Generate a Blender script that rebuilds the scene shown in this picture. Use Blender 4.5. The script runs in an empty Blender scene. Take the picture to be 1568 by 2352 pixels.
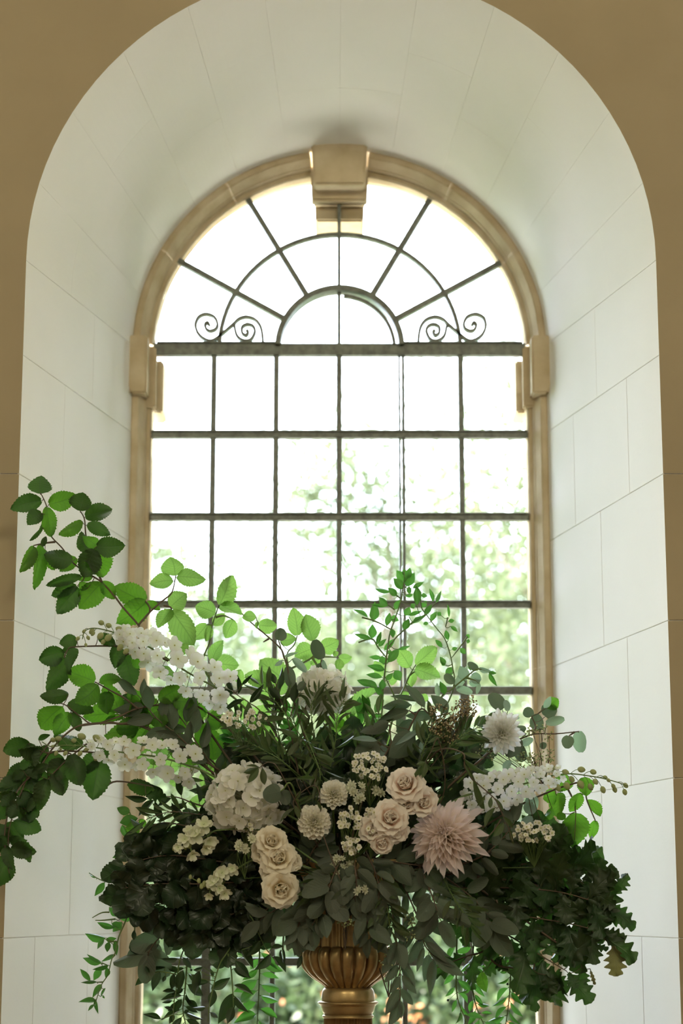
import bpy, bmesh, math, random
import numpy as np
from mathutils import Vector, Matrix, noise as mnoise

random.seed(11); RNG = np.random.default_rng(11)
scene = bpy.context.scene
COL = scene.collection

# ------------------------------------------------------------------ camera
FPX, CAMY, EYE = 4500.0, -4.5, 1.55
TH = math.atan(904 / FPX)
FWD = Vector((0, math.cos(TH), math.sin(TH))); UPV = Vector((0, -math.sin(TH), math.cos(TH)))
CAM = Vector((0, CAMY, EYE))
cd = bpy.data.cameras.new('camera'); cam = bpy.data.objects.new('camera', cd); COL.objects.link(cam)
cam.location = CAM; cam.rotation_euler = (math.pi / 2 + TH, 0, 0)
cd.sensor_fit = 'HORIZONTAL'; cd.sensor_width = 24.0; cd.lens = FPX / 1568 * 24.0
cd.clip_start = 0.05; cd.clip_end = 200
cd.dof.use_dof = True; cd.dof.focus_distance = 4.42; cd.dof.aperture_fstop = cd.lens / 22.0
scene.camera = cam

# ------------------------------------------------------------------ sky, sun, added room fill, exposure
w = bpy.data.worlds.new('world'); scene.world = w; w.use_nodes = True
bg = w.node_tree.nodes['Background']
bg.inputs[0].default_value = (0.83, 0.94, 1.09, 1); bg.inputs[1].default_value = 12.5
sd = bpy.data.lights.new('sun', 'SUN'); sun = bpy.data.objects.new('sun', sd); COL.objects.link(sun)
sd.energy = 22.0; sd.angle = math.radians(1.0); sd.color = (1.0, 0.93, 0.80)
sun.rotation_euler = Vector((0.75, 0.30, -0.95)).to_track_quat('-Z', 'Y').to_euler()
def room_fill(x, y, z, size, energy, color, aim):  # added fill light, unseen behind the camera, for the front wall and flowers
    l = bpy.data.lights.new('room_fill', 'AREA'); o = bpy.data.objects.new('room_fill', l); COL.objects.link(o)
    l.shape = 'DISK'; l.size = size; l.energy = energy; l.color = color; o.location = (x, y, z)
    o.rotation_euler = (Vector(aim) - o.location).to_track_quat('-Z', 'Y').to_euler(); return o
room_fill(-1.6, -5.6, 4.5, 0.9, 58, (1.0, 0.92, 0.66), (-0.2, 0, 2.4))
room_fill(1.6, -5.6, 4.5, 0.9, 58, (1.0, 0.92, 0.66), (0.2, 0, 2.4))
vs = scene.view_settings
scene.display_settings.display_device = 'sRGB'
vs.view_transform = 'Standard'; vs.look = 'None'; vs.exposure = 0.0; vs.gamma = 1.0; vs.use_curve_mapping = False
cy = scene.cycles
cy.max_bounces = 10; cy.diffuse_bounces = 6; cy.glossy_bounces = 3; cy.transmission_bounces = 6; cy.transparent_max_bounces = 12
cy.caustics_reflective = False; cy.caustics_refractive = False; cy.sample_clamp_indirect = 8.0
cy.use_denoising = True

# ------------------------------------------------------------------ helpers
def P(px, py, Y):
    """photo pixel -> point on the upright plane at depth Y"""
    d = FPX * FWD + Vector((px - 784, 0, 0)) - (py - 1176) * UPV
    return CAM + d * ((Y - CAMY) / d.y)
def mpp(Y): return (Y - CAMY) / FPX / math.cos(TH)
def rnd(a, b): return random.uniform(a, b)

def tag(o, label=None, cat=None, group=None, kind=None):
    for k, v in (('label', label), ('category', cat), ('group', group), ('kind', kind)):
        if v: o[k] = v
    return o
def thing(name, label, cat, loc=(0, 0, 0), group=None, kind=None):
    o = bpy.data.objects.new(name, None); COL.objects.link(o); o.location = loc
    o.empty_display_size = 0.05
    return tag(o, label, cat, group, kind)
def link(name, me, parent=None, M=None):
    """one object; M is its world matrix (parents are Empties that are only translated, or identity parts)"""
    o = bpy.data.objects.new(name, me); COL.objects.link(o)
    if M is None: M = Matrix.Identity(4)
    if parent is not None:
        o.parent = parent
        q = parent; off = Vector((0, 0, 0))
        while q is not None: off += q.location; q = q.parent
        M = Matrix.Translation(-off) @ M
    o.matrix_basis = M
    return o
def mesh(name, verts, faces, mats, smooth=True, midx=None, uvs=None):
    me = bpy.data.meshes.new(name); me.from_pydata([tuple(v) for v in verts], [], faces)
    for m in (mats if isinstance(mats, (list, tuple)) else [mats]): me.materials.append(m)
    if midx is not None: me.polygons.foreach_set('material_index', midx)
    if smooth: me.polygons.foreach_set('use_smooth', [True] * len(faces))
    if uvs is not None:
        ul = me.uv_layers.new(name='UVMap'); fl = []
        for f in faces:
            for i in f: fl += [uvs[i][0], uvs[i][1]]
        ul.data.foreach_set('uv', fl)
    me.update(); return me
def bm_mesh(name, bm, mats, smooth=False):
    bmesh.ops.recalc_face_normals(bm, faces=bm.faces[:])
    me = bpy.data.meshes.new(name); bm.to_mesh(me); bm.free()
    for m in (mats if isinstance(mats, (list, tuple)) else [mats]): me.materials.append(m)
    if smooth: me.polygons.foreach_set('use_smooth', [True] * len(me.polygons))
    return me
class MB:
    def __init__(s): s.v = []; s.f = []; s.m = []; s.uv = []
    def add(s, v, f, mi=0, uv=None):
        n = len(s.v); s.v += [tuple(p) for p in v]; s.f += [tuple(i + n for i in q) for q in f]; s.m += [mi] * len(f)
        s.uv += (uv if uv else [(0.5, 0.5)] * len(v))
    def tube(s, pts, r0, r1=None, n=5, mi=0):
        r1 = r0 if r1 is None else r1; pts = [Vector(p) for p in pts]; k = len(pts); v = []; f = []
        ref = Vector((0.13, 0.95, 0.2))
        for i, p in enumerate(pts):
            t = (pts[min(i + 1, k - 1)] - pts[max(i - 1, 0)])
            t = t.normalized() if t.length > 1e-9 else Vector((0, 0, 1))
            a = t.cross(ref); a = a.normalized() if a.length > 1e-4 else t.orthogonal().normalized(); b = t.cross(a)
            r = r0 + (r1 - r0) * i / max(1, k - 1)
            for j in range(n):
                an = 2 * math.pi * j / n; v.append(p + (a * math.cos(an) + b * math.sin(an)) * r)
        for i in range(k - 1):
            for j in range(n): f.append((i * n + j, i * n + (j + 1) % n, (i + 1) * n + (j + 1) % n, (i + 1) * n + j))
        f.append(tuple(range(n))); f.append(tuple(range((k - 1) * n, k * n)))
        s.add(v, f, mi)
    def box(s, x0, x1, y0, y1, z0, z1, c=0.0):
        v = [(x, y, z) for x in (x0, x1) for y in (y0, y1) for z in (z0, z1)]
        s.add(v, [(0, 1, 3, 2), (4, 6, 7, 5), (0, 4, 5, 1), (2, 3, 7, 6), (0, 2, 6, 4), (1, 5, 7, 3)])
    def build(s, name, mats, smooth=True): return mesh(name, s.v, s.f, mats, smooth, s.m, s.uv)
def bevel_box(dims, bev, mats, name='box', seg=2, extra=()):
    bm = bmesh.new()
    for (x0, x1, y0, y1, z0, z1) in [dims, *extra]:
        vs_ = [bm.verts.new((x, y, z)) for x in (x0, x1) for y in (y0, y1) for z in (z0, z1)]
        for q in ((0, 1, 3, 2), (4, 6, 7, 5), (0, 4, 5, 1), (2, 3, 7, 6), (0, 2, 6, 4), (1, 5, 7, 3)): bm.faces.new([vs_[i] for i in q])
    if bev: bmesh.ops.bevel(bm, geom=bm.edges[:], offset=bev, segments=seg, affect='EDGES', profile=0.6)
    return bm_mesh(name, bm, mats)
def spline(pts, n=6):
    pts = [Vector(p) for p in pts]; out = []
    for i in range(len(pts) - 1):
        p0 = pts[max(i - 1, 0)]; p1 = pts[i]; p2 = pts[i + 1]; p3 = pts[min(i + 2, len(pts) - 1)]
        for k in range(n):
            t = k / n
            out.append(0.5 * ((2 * p1) + (p2 - p0) * t + (2 * p0 - 5 * p1 + 4 * p2 - p3) * t * t + (3 * p1 - p0 - 3 * p2 + p3) * t ** 3))
    out.append(pts[-1]); return out

# ------------------------------------------------------------------ materials
def new_mat(name):
    m = bpy.data.materials.new(name); m.use_nodes = True; nt = m.node_tree; nt.nodes.clear()
    return m, nt, nt.nodes.new, nt.links.new
def stone_mat(name, c0, c1, scale=6.0, bump=0.15, rough=0.85, fine=120.0):
    m, nt, N, L = new_mat(name)
    out = N('ShaderNodeOutputMaterial'); b = N('ShaderNodeBsdfPrincipled'); tc = N('ShaderNodeTexCoord'); g = N('ShaderNodeNewGeometry')
    n1 = N('ShaderNodeTexNoise'); n1.inputs['Scale'].default_value = scale; n1.inputs['Detail'].default_value = 6
    n2 = N('ShaderNodeTexNoise'); n2.inputs['Scale'].default_value = fine; n2.inputs['Detail'].default_value = 4
    r = N('ShaderNodeValToRGB'); r.color_ramp.elements[0].color = (*c0, 1); r.color_ramp.elements[1].color = (*c1, 1)
    r.color_ramp.elements[0].position = 0.3; r.color_ramp.elements[1].position = 0.7
    bp = N('ShaderNodeBump'); bp.inputs['Strength'].default_value = bump; bp.inputs['Distance'].default_value = 0.002
    L(g.outputs['Position'], n1.inputs['Vector']); L(g.outputs['Position'], n2.inputs['Vector'])
    L(n1.outputs['Fac'], r.inputs['Fac']); L(r.outputs['Color'], b.inputs['Base Color']); b.inputs['Roughness'].default_value = rough
    L(n2.outputs['Fac'], bp.inputs['Height']); L(bp.outputs['Normal'], b.inputs['Normal']); L(b.outputs['BSDF'], out.inputs['Surface'])
    return m
def simple_mat(name, c, rough=0.5, metallic=0.0, noise=0.0, scale=40):
    m, nt, N, L = new_mat(name)
    out = N('ShaderNodeOutputMaterial'); b = N('ShaderNodeBsdfPrincipled')
    b.inputs['Base Color'].default_value = (*c, 1); b.inputs['Roughness'].default_value = rough; b.inputs['Metallic'].default_value = metallic
    if noise:
        g = N('ShaderNodeNewGeometry'); n = N('ShaderNodeTexNoise'); n.inputs['Scale'].default_value = scale; n.inputs['Detail'].default_value = 5
        r = N('ShaderNodeValToRGB'); r.color_ramp.elements[0].color = tuple(v * (1 - noise) for v in c) + (1,); r.color_ramp.elements[1].color = tuple(min(1, v * (1 + noise)) for v in c) + (1,)
        r.color_ramp.elements[0].position = 0.3; r.color_ramp.elements[1].position = 0.7
        L(g.outputs['Position'], n.inputs['Vector']); L(n.outputs['Fac'], r.inputs['Fac']); L(r.outputs['Color'], b.inputs['Base Color'])
    L(b.outputs['BSDF'], out.inputs['Surface']); return m
def leaf_mat(name, c, ct, trans=0.45, rough=0.45, vein=0.25, var=0.25, nv=8.0, slope=0.6, spec=0.4):
    m, nt, N, L = new_mat(name)
    out = N('ShaderNodeOutputMaterial'); b = N('ShaderNodeBsdfPrincipled'); t = N('ShaderNodeBsdfTranslucent'); mx = N('ShaderNodeMixShader')
    uv = N('ShaderNodeUVMap'); sp = N('ShaderNodeSeparateXYZ'); L(uv.outputs['UV'], sp.inputs['Vector'])
    def mt(op, a, bb=None, c_=None):
        n = N('ShaderNodeMath'); n.operation = op
        for i, x in enumerate((a, bb, c_)):
            if x is None: continue
            if isinstance(x, (int, float)): n.inputs[i].default_value = x
            else: L(x, n.inputs[i])
        return n.outputs[0]
    au = mt('ABSOLUTE', mt('SUBTRACT', sp.outputs['X'], 0.5))            # 0 at midrib, .5 at edge
    ph = mt('MULTIPLY', mt('SUBTRACT', sp.outputs['Y'], mt('MULTIPLY', au, slope)), nv)
    side = mt('ABSOLUTE', mt('SUBTRACT', mt('FRACT', ph), 0.5))           # 0 at the vein line
    sv = mt('SUBTRACT', 1.0, mt('SMOOTH_MIN', mt('MULTIPLY', side, 7.0), 1.0, 0.1))
    mid = mt('SUBTRACT', 1.0, mt('MINIMUM', mt('MULTIPLY', au, 26.0), 1.0))
    vn = mt('MAXIMUM', mt('MULTIPLY', sv, 0.6), mid)
    oi = N('ShaderNodeObjectInfo'); no = N('ShaderNodeTexNoise'); no.inputs['Scale'].default_value = 25.0; no.inputs['Detail'].default_value = 3
    g = N('ShaderNodeNewGeometry'); L(g.outputs['Position'], no.inputs['Vector'])
    hv = N('ShaderNodeHueSaturation'); hv.inputs['Color'].default_value = (*c, 1)
    L(mt('ADD', mt('MULTIPLY', oi.outputs['Random'], 0.05), 0.475), hv.inputs['Hue'])
    L(mt('ADD', mt('MULTIPLY', mt('ADD', oi.outputs['Random'], no.outputs['Fac']), var), 1.0 - var), hv.inputs['Value'])
    mc = N('ShaderNodeMixRGB'); L(hv.outputs['Color'], mc.inputs['Color1']); mc.inputs['Color2'].default_value = tuple(min(1, v * 1.7 + 0.03) for v in c) + (1,)
    L(mt('MULTIPLY', vn, vein), mc.inputs['Fac']); L(mc.outputs['Color'], b.inputs['Base Color'])
    mt2 = N('ShaderNodeMixRGB'); mt2.inputs['Color1'].default_value = (*ct, 1); mt2.inputs['Color2'].default_value = tuple(v * 0.38 for v in ct) + (1,)
    L(mt('MULTIPLY', vn, vein * 1.6), mt2.inputs['Fac'])
    h2 = N('ShaderNodeHueSaturation'); L(mt2.outputs['Color'], h2.inputs['Color']); L(mt('ADD', mt('MULTIPLY', oi.outputs['Random'], 0.3), 0.85), h2.inputs['Value'])
    L(h2.outputs['Color'], t.inputs['Color'])
    bp = N('ShaderNodeBump'); bp.inputs['Strength'].default_value = 0.35; bp.inputs['Distance'].default_value = 0.002; bp.invert = True
    L(vn, bp.inputs['Height']); L(bp.outputs['Normal'], b.inputs['Normal'])
    b.inputs['Roughness'].default_value = rough; b.inputs['Specular IOR Level'].default_value = spec
    mx.inputs['Fac'].default_value = trans; L(b.outputs['BSDF'], mx.inputs[1]); L(t.outputs['BSDF'], mx.inputs[2]); L(mx.outputs['Shader'], out.inputs['Surface'])
    return m
def petal_mat(name, c, cb, trans=0.4):
    """petal: colour cb at the base turning to c at the rim"""
    m, nt, N, L = new_mat(name)
    out = N('ShaderNodeOutputMaterial'); d = N('ShaderNodeBsdfPrincipled'); t = N('ShaderNodeBsdfTranslucent'); mx = N('ShaderNodeMixShader')
    uv = N('ShaderNodeUVMap'); sp = N('ShaderNodeSeparateXYZ'); L(uv.outputs['UV'], sp.inputs['Vector'])
    r = N('ShaderNodeValToRGB'); r.color_ramp.elements[0].color = (*cb, 1); r.color_ramp.elements[1].color = (*c, 1); r.color_ramp.elements[1].position = 0.75
    L(sp.outputs['Y'], r.inputs['Fac'])
    wv = N('ShaderNodeTexNoise'); wv.inputs['Scale'].default_value = 12.5; mp = N('ShaderNodeMapping'); mp.inputs['Scale'].default_value = (6, 0.6, 1)
    L(uv.outputs['UV'], mp.inputs['Vector']); L(mp.outputs['Vector'], wv.inputs['Vector'])
    bp = N('ShaderNodeBump'); bp.inputs['Strength'].default_value = 0.2; bp.inputs['Distance'].default_value = 0.001; L(wv.outputs['Fac'], bp.inputs['Height'])
    L(r.outputs['Color'], d.inputs['Base Color']); L(r.outputs['Color'], t.inputs['Color']); d.inputs['Roughness'].default_value = 0.6; d.inputs['Specular IOR Level'].default_value = 0.25
    L(bp.outputs['Normal'], d.inputs['Normal'])
    mx.inputs['Fac'].default_value = trans; L(d.outputs['BSDF'], mx.inputs[1]); L(t.outputs['BSDF'], mx.inputs[2]); L(mx.outputs['Shader'], out.inputs['Surface'])
    return m
def glass_mat():
    m, nt, N, L = new_mat('window_glass')
    out = N('ShaderNodeOutputMaterial'); t = N('ShaderNodeBsdfTransparent'); g = N('ShaderNodeBsdfGlossy'); mx = N('ShaderNodeMixShader'); f = N('ShaderNodeFresnel')
    t.inputs['Color'].default_value = (0.985, 0.99, 0.985, 1); g.inputs['Roughness'].default_value = 0.02; f.inputs['IOR'].default_value = 1.25
    L(f.outputs['Fac'], mx.inputs['Fac']); L(t.outputs['BSDF'], mx.inputs[1]); L(g.outputs['BSDF'], mx.inputs[2]); L(mx.outputs['Shader'], out.inputs['Surface']); return m
def garden_mat(name, cols, trans=0.35):
    m, nt, N, L = new_mat(name)
    out = N('ShaderNodeOutputMaterial'); d = N('ShaderNodeBsdfPrincipled'); t = N('ShaderNodeBsdfTranslucent'); mx = N('ShaderNodeMixShader')
    g = N('ShaderNodeNewGeometry'); n = N('ShaderNodeTexNoise'); n.inputs['Scale'].default_value = 2.2; n.inputs['Detail'].default_value = 8; n.inputs['Roughness'].default_value = 0.75
    r = N('ShaderNodeValToRGB'); e = r.color_ramp.elements; e[0].position = 0.32; e[1].position = 0.68; e[0].color = (*cols[0], 1); e[1].color = (*cols[-1], 1)
    for i, c in enumerate(cols[1:-1]): q = e.new(0.32 + 0.36 * (i + 1) / (len(cols) - 1)); q.color = (*c, 1)
    L(g.outputs['Position'], n.inputs['Vector']); L(n.outputs['Fac'], r.inputs['Fac']); L(r.outputs['Color'], d.inputs['Base Color']); L(r.outputs['Color'], t.inputs['Color'])
    d.inputs['Roughness'].default_value = 0.4
    mx.inputs['Fac'].default_value = trans; L(d.outputs['BSDF'], mx.inputs[1]); L(t.outputs['BSDF'], mx.inputs[2]); L(mx.outputs['Shader'], out.inputs['Surface']); return m

M = dict(
    paint=stone_mat('painted_stone', (0.83, 0.815, 0.775), (0.86, 0.845, 0.81), 3.0, 0.10),
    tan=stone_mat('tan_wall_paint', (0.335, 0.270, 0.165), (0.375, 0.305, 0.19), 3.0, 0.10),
    joint=stone_mat('mortar_joint', (0.74, 0.71, 0.65), (0.79, 0.76, 0.70), 8.0, 0.1),
    frame=stone_mat('bare_sandstone', (0.50, 0.39, 0.235), (0.66, 0.55, 0.38), 14.0, 0.5, 0.9, 60.0),
    ext=stone_mat('outer_stone', (0.42, 0.37, 0.28), (0.55, 0.49, 0.38), 4.0, 0.3),
    gravel=stone_mat('pale_gravel', (0.58, 0.53, 0.43), (0.70, 0.65, 0.55), 30.0, 0.5),
    lawn=stone_mat('lawn_green', (0.10, 0.19, 0.05), (0.18, 0.28, 0.08), 12.0, 0.5),
    iron=simple_mat('painted_iron', (0.13, 0.14, 0.115), 0.42, 0.1, 0.35, 60),
    glass=glass_mat(),
    wood=simple_mat('oak_floor', (0.22, 0.13, 0.07), 0.4, 0, 0.3, 8),
    ceil=simple_mat('ceiling_plaster', (0.75, 0.71, 0.62), 0.9),
    gold=simple_mat('gold_paint', (0.36, 0.25, 0.11), 0.34, 0.75, 0.22, 35),
    stem=simple_mat('green_stem', (0.10, 0.16, 0.04), 0.5), twig=simple_mat('brown_twig', (0.09, 0.06, 0.035), 0.6),
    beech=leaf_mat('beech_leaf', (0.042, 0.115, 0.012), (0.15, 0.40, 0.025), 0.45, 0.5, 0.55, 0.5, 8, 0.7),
    beechl=leaf_mat('backlit_beech_leaf', (0.07, 0.17, 0.02), (0.25, 0.46, 0.09), 0.6, 0.5, 0.5, 0.4, 8, 0.7),  # lighter copy of the beech leaf: backlight is put into its colour
    hazel=leaf_mat('shaded_branch_leaf', (0.028, 0.060, 0.015), (0.07, 0.18, 0.02), 0.32, 0.5, 0.45, 0.5, 8, 0.7),  # dark hazel green, also the shaded copy for beech leaves beside the window
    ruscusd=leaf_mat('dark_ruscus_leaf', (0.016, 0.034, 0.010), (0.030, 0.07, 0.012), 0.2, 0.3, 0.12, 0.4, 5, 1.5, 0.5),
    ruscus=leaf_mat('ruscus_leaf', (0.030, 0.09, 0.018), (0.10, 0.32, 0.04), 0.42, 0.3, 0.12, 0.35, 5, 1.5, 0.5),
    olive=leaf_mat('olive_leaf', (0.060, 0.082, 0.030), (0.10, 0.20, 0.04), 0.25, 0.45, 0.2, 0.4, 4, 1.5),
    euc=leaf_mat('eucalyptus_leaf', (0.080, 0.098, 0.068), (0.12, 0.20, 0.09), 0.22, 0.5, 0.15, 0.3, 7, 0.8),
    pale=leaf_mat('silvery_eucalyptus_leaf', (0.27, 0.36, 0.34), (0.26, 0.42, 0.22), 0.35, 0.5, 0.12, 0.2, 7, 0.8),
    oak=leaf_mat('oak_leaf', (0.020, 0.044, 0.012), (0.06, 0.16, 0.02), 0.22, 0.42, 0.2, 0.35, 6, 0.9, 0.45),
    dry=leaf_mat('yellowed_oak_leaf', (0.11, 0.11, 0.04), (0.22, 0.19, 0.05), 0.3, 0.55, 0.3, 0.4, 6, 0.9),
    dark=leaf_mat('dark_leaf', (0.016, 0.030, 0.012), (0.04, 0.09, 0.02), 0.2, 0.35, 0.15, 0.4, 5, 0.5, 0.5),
    white=petal_mat('white_petal', (0.86, 0.86, 0.84), (0.82, 0.84, 0.70), 0.6),
    ivory=petal_mat('ivory_petal', (0.86, 0.83, 0.74), (0.76, 0.76, 0.50), 0.35),
    hydra=petal_mat('hydrangea_petal', (0.88, 0.87, 0.82), (0.78, 0.78, 0.64), 0.45),
    cream=petal_mat('cream_rose_petal', (0.90, 0.84, 0.70), (0.86, 0.72, 0.48), 0.35),
    blush=petal_mat('blush_rose_petal', (0.90, 0.84, 0.76), (0.86, 0.58, 0.42), 0.35),
    pink=petal_mat('blush_dahlia_petal', (0.92, 0.83, 0.82), (0.92, 0.84, 0.68), 0.45),
    bud=petal_mat('green_white_bud', (0.70, 0.70, 0.55), (0.42, 0.46, 0.22), 0.35),
    snap=petal_mat('snapdragon_petal', (0.80, 0.81, 0.66), (0.60, 0.66, 0.36), 0.35),
    eye=simple_mat('floret_eye', (0.42, 0.40, 0.12), 0.6), seed=simple_mat('eucalyptus_seed', (0.30, 0.24, 0.12), 0.6, 0, 0.4, 90),
    seedg=simple_mat('green_seed', (0.30, 0.36, 0.16), 0.6),
    bark=simple_mat('tree_bark', (0.16, 0.12, 0.08), 0.9, 0, 0.3, 12),
)
# ------------------------------------------------------------------ niche, walls, room
HF, SPF, CXF = 0.757, 3.072, -0.001       # front edge of the niche: half width, springing height, centre
HB, SPB, CXB = 0.590, 3.122, -0.006       # back edge, where the stone window surround starts
YB = 0.90
ZB = 0.0
def NF(side, u):      # u<=0: jamb at height SP+u ; u in 0..1: quarter arch towards the crown
    if u <= 0: return Vector((CXF + side * HF, 0, SPF + u))
    a = u * math.pi / 2; return Vector((CXF + side * HF * math.cos(a), 0, SPF + HF * math.sin(a)))
def NBk(side, u):
    if u <= 0: return Vector((CXB + side * HB, YB, SPF + u + (SPB - SPF) * max(0, 1 + u / 0.6)))
    a = u * math.pi / 2; return Vector((CXB + side * HB * math.cos(a), YB, SPB + HB * math.sin(a)))
def NP(side, u, t, depth=0.0):
    p = NF(side, u).lerp(NBk(side, u), t)
    if depth:
        e = 0.002
        du = NF(side, min(1, u + e)).lerp(NBk(side, min(1, u + e)), t) - NF(side, u - e).lerp(NBk(side, u - e), t)
        dt = NBk(side, u) - NF(side, u)
        n = du.cross(dt).normalized()
        if n.x * side < 0 or (abs(n.x) < 1e-3 and n.z < 0): n = -n      # pointing out of the niche, into the masonry
        p = p + n * depth
    return p
def patch(name, side, u0, u1, t0, t1, parent, nu=1, nt=1, gap=0.0016, ch=0.0010, back=0.0035):
    """one block of the reveal: face, worn arris and sides, standing proud of the recessed mortar behind it"""
    L_u = (NF(side, u1) - NF(side, u0)).length / max(1e-6, (u1 - u0))
    def ring(insU, d):
        iu = insU / L_u; it = insU / 0.917
        a0, a1 = u0 + iu, u1 - iu; b0 = t0 + (it if t0 > 0 else 0); b1 = t1 - (it if t1 < 1 else 0)
        return [[NP(side, a0 + (a1 - a0) * i / nu, b0 + (b1 - b0) * j / nt, d) for j in range(nt + 1)] for i in range(nu + 1)]
    g = ring(gap / 2 + ch, 0.0); r1 = ring(gap / 2, ch); r2 = ring(gap / 2, back)
    v = []; idx = {}
    for k, G in enumerate((g, r1, r2)):
        for i in range(nu + 1):
            for j in range(nt + 1): idx[k, i, j] = len(v); v.append(G[i][j])
    f = [(idx[0, i, j], idx[0, i + 1, j], idx[0, i + 1, j + 1], idx[0, i, j + 1]) for i in range(nu) for j in range(nt)]
    bd = [(i, 0) for i in range(nu)] + [(nu, j) for j in range(nt)] + [(i, nt) for i in range(nu, 0, -1)] + [(0, j) for j in range(nt, 0, -1)]
    for k in (0, 1):
        for q in range(len(bd)):
            a = bd[q]; b = bd[(q + 1) % len(bd)]; f.append((idx[k, *a], idx[k, *b], idx[k + 1, *b], idx[k + 1, *a]))
    me = mesh('stone_block', v, f, M['paint'], smooth=False)
    return link(name, me, parent)

courses = [0.0, 0.36, 0.72, 1.10, P(1548, 2155, 0).z, P(1545, 1787, 0).z, P(1532, 1425, 0).z, P(1520, 1088, 0).z, P(1516, 815, 0).z, SPF]
def t_at(px, py, side):
    best = (9, 0)
    for k in range(200):
        t = k / 200; z = 2.0
        x = CXF + side * HF + (CXB + side * HB - CXF - side * HF) * t
        best = min(best, (abs(P(px, py, YB * t).x - x), t))
    return best[1]
right_joints = {0: [.45], 1: [.25, .7], 2: [.5], 3: [t_at(1475, 2250, 1), t_at(1345, 2300, 1)], 4: [t_at(1384, 1950, 1)], 5: [t_at(1444, 1640, 1)],
                6: [t_at(1383, 1330, 1)], 7: [t_at(1441, 1000, 1), t_at(1319, 1110, 1)], 8: [t_at(1369, 850, 1)]}
left_joints = {0: [.45], 1: [.25, .7], 2: [.5], 3: [t_at(78, 2250, -1), t_at(200, 2250, -1)], 4: [t_at(163, 1970, -1)], 5: [t_at(98, 1640, -1)],
               6: [t_at(129, 1330, -1)], 7: [.35], 8: [.6]}
def backing(name, side, label):
    nu = 26; us = [-SPF, -2, -1, -0.6, -0.3, 0] + [k / 20 for k in range(1, 21)]
    v = []; f = []
    for u in us:
        for t in (0, 0.5, 1): v.append(NP(side, u, t, 0.003))
    for i in range(len(us) - 1):
        for j in range(2): f.append((i * 3 + j, i * 3 + j + 1, i * 3 + j + 4, i * 3 + j + 3))
    o = link(name, mesh(name, v, f, M['joint'], smooth=False)); return tag(o, label, 'wall', kind='structure')
for side, jn, nm, lb in ((-1, left_joints, 'wall_left', 'cream painted stone reveal on the left side of the window niche'),
                         (1, right_joints, 'wall_right', 'bright white painted stone reveal on the right side of the window niche')):
    bk = backing(nm, side, lb)
    for ci in range(len(courses) - 1):
        ts = [0] + sorted(jn.get(ci, [.5])) + [1]
        for a, b in zip(ts, ts[1:]): patch('stone_block', side, courses[ci] - SPF, courses[ci + 1] - SPF, a, b, bk, 1, 1, 0.0016 if ci < 8 else 0.0009)
    nv = 6
    for k in range(nv):
        c = 0.5 + 0.12 * (k % 2 * 2 - 1)
        for a, b in ((0, c), (c, 1)):
            patch('arch_stone', side, k / nv, (k + 1) / nv, a, b, bk, 10, 3, 0.0004, 0.0003, 0.0035)

# front wall of the room, with its arch-headed opening
def arch_pts(off, y, n=24):
    out = []
    for side in (-1, 1):
        q = [NF(side, k / n) for k in range(n + 1)]
        out.append([Vector((p.x, y, p.z)) for p in q])
    return out
def front_sheet(y, z0, ztop, xo):
    """half sheets left and right of the opening from z0 up, as quads from the opening edge to the outer rectangle"""
    v = []; f = []
    for side in (-1, 1):
        inner = [NF(side, z0 - SPF)] + [NF(side, k / 24) for k in range(25)]
        outer = []
        for p in inner:
            dx = abs(p.x - CXF) / HF
            outer.append(Vector((side * xo if p.z < ztop - 0.9 or dx > 0.55 else side * xo * dx / 0.55, y, p.z if dx > 0.93 else min(ztop, p.z + (ztop - p.z) * (0.93 - dx) / 0.38))))
        n0 = len(v); k = len(inner)
        v += [Vector((p.x, y, p.z)) for p in inner] + outer
        f += [(n0 + i, n0 + i + 1, n0 + k + i + 1, n0 + k + i) for i in range(k - 1)]
    return v, f
CEIL = 4.75
v, f = front_sheet(0.003, 0.0, CEIL, 3.2)
wf = tag(link('wall_front', mesh('wall_front', v, f, M['joint'], smooth=False)), 'tan shaded room wall around the arched opening of the niche', 'wall', kind='structure')
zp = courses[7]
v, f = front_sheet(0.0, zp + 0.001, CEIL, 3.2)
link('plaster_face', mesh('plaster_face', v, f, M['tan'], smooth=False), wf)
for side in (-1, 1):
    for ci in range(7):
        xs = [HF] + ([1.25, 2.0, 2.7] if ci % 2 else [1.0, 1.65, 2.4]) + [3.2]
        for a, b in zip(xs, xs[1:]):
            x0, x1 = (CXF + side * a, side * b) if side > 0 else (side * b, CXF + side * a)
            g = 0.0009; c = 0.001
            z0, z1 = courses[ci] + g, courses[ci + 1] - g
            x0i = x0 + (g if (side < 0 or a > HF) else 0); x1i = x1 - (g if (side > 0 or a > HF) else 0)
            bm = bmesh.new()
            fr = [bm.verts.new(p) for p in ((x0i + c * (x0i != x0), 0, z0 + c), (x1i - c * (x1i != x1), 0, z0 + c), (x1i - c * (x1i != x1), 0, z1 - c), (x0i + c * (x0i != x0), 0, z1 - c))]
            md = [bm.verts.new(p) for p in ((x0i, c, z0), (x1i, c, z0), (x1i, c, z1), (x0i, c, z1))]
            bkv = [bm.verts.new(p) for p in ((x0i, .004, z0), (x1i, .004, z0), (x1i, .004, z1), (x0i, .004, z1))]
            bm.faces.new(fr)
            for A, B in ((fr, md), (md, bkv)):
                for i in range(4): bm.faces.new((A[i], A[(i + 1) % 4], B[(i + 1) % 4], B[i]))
            link('stone_block', bm_mesh('stone_block', bm, M['tan']), wf)

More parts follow.
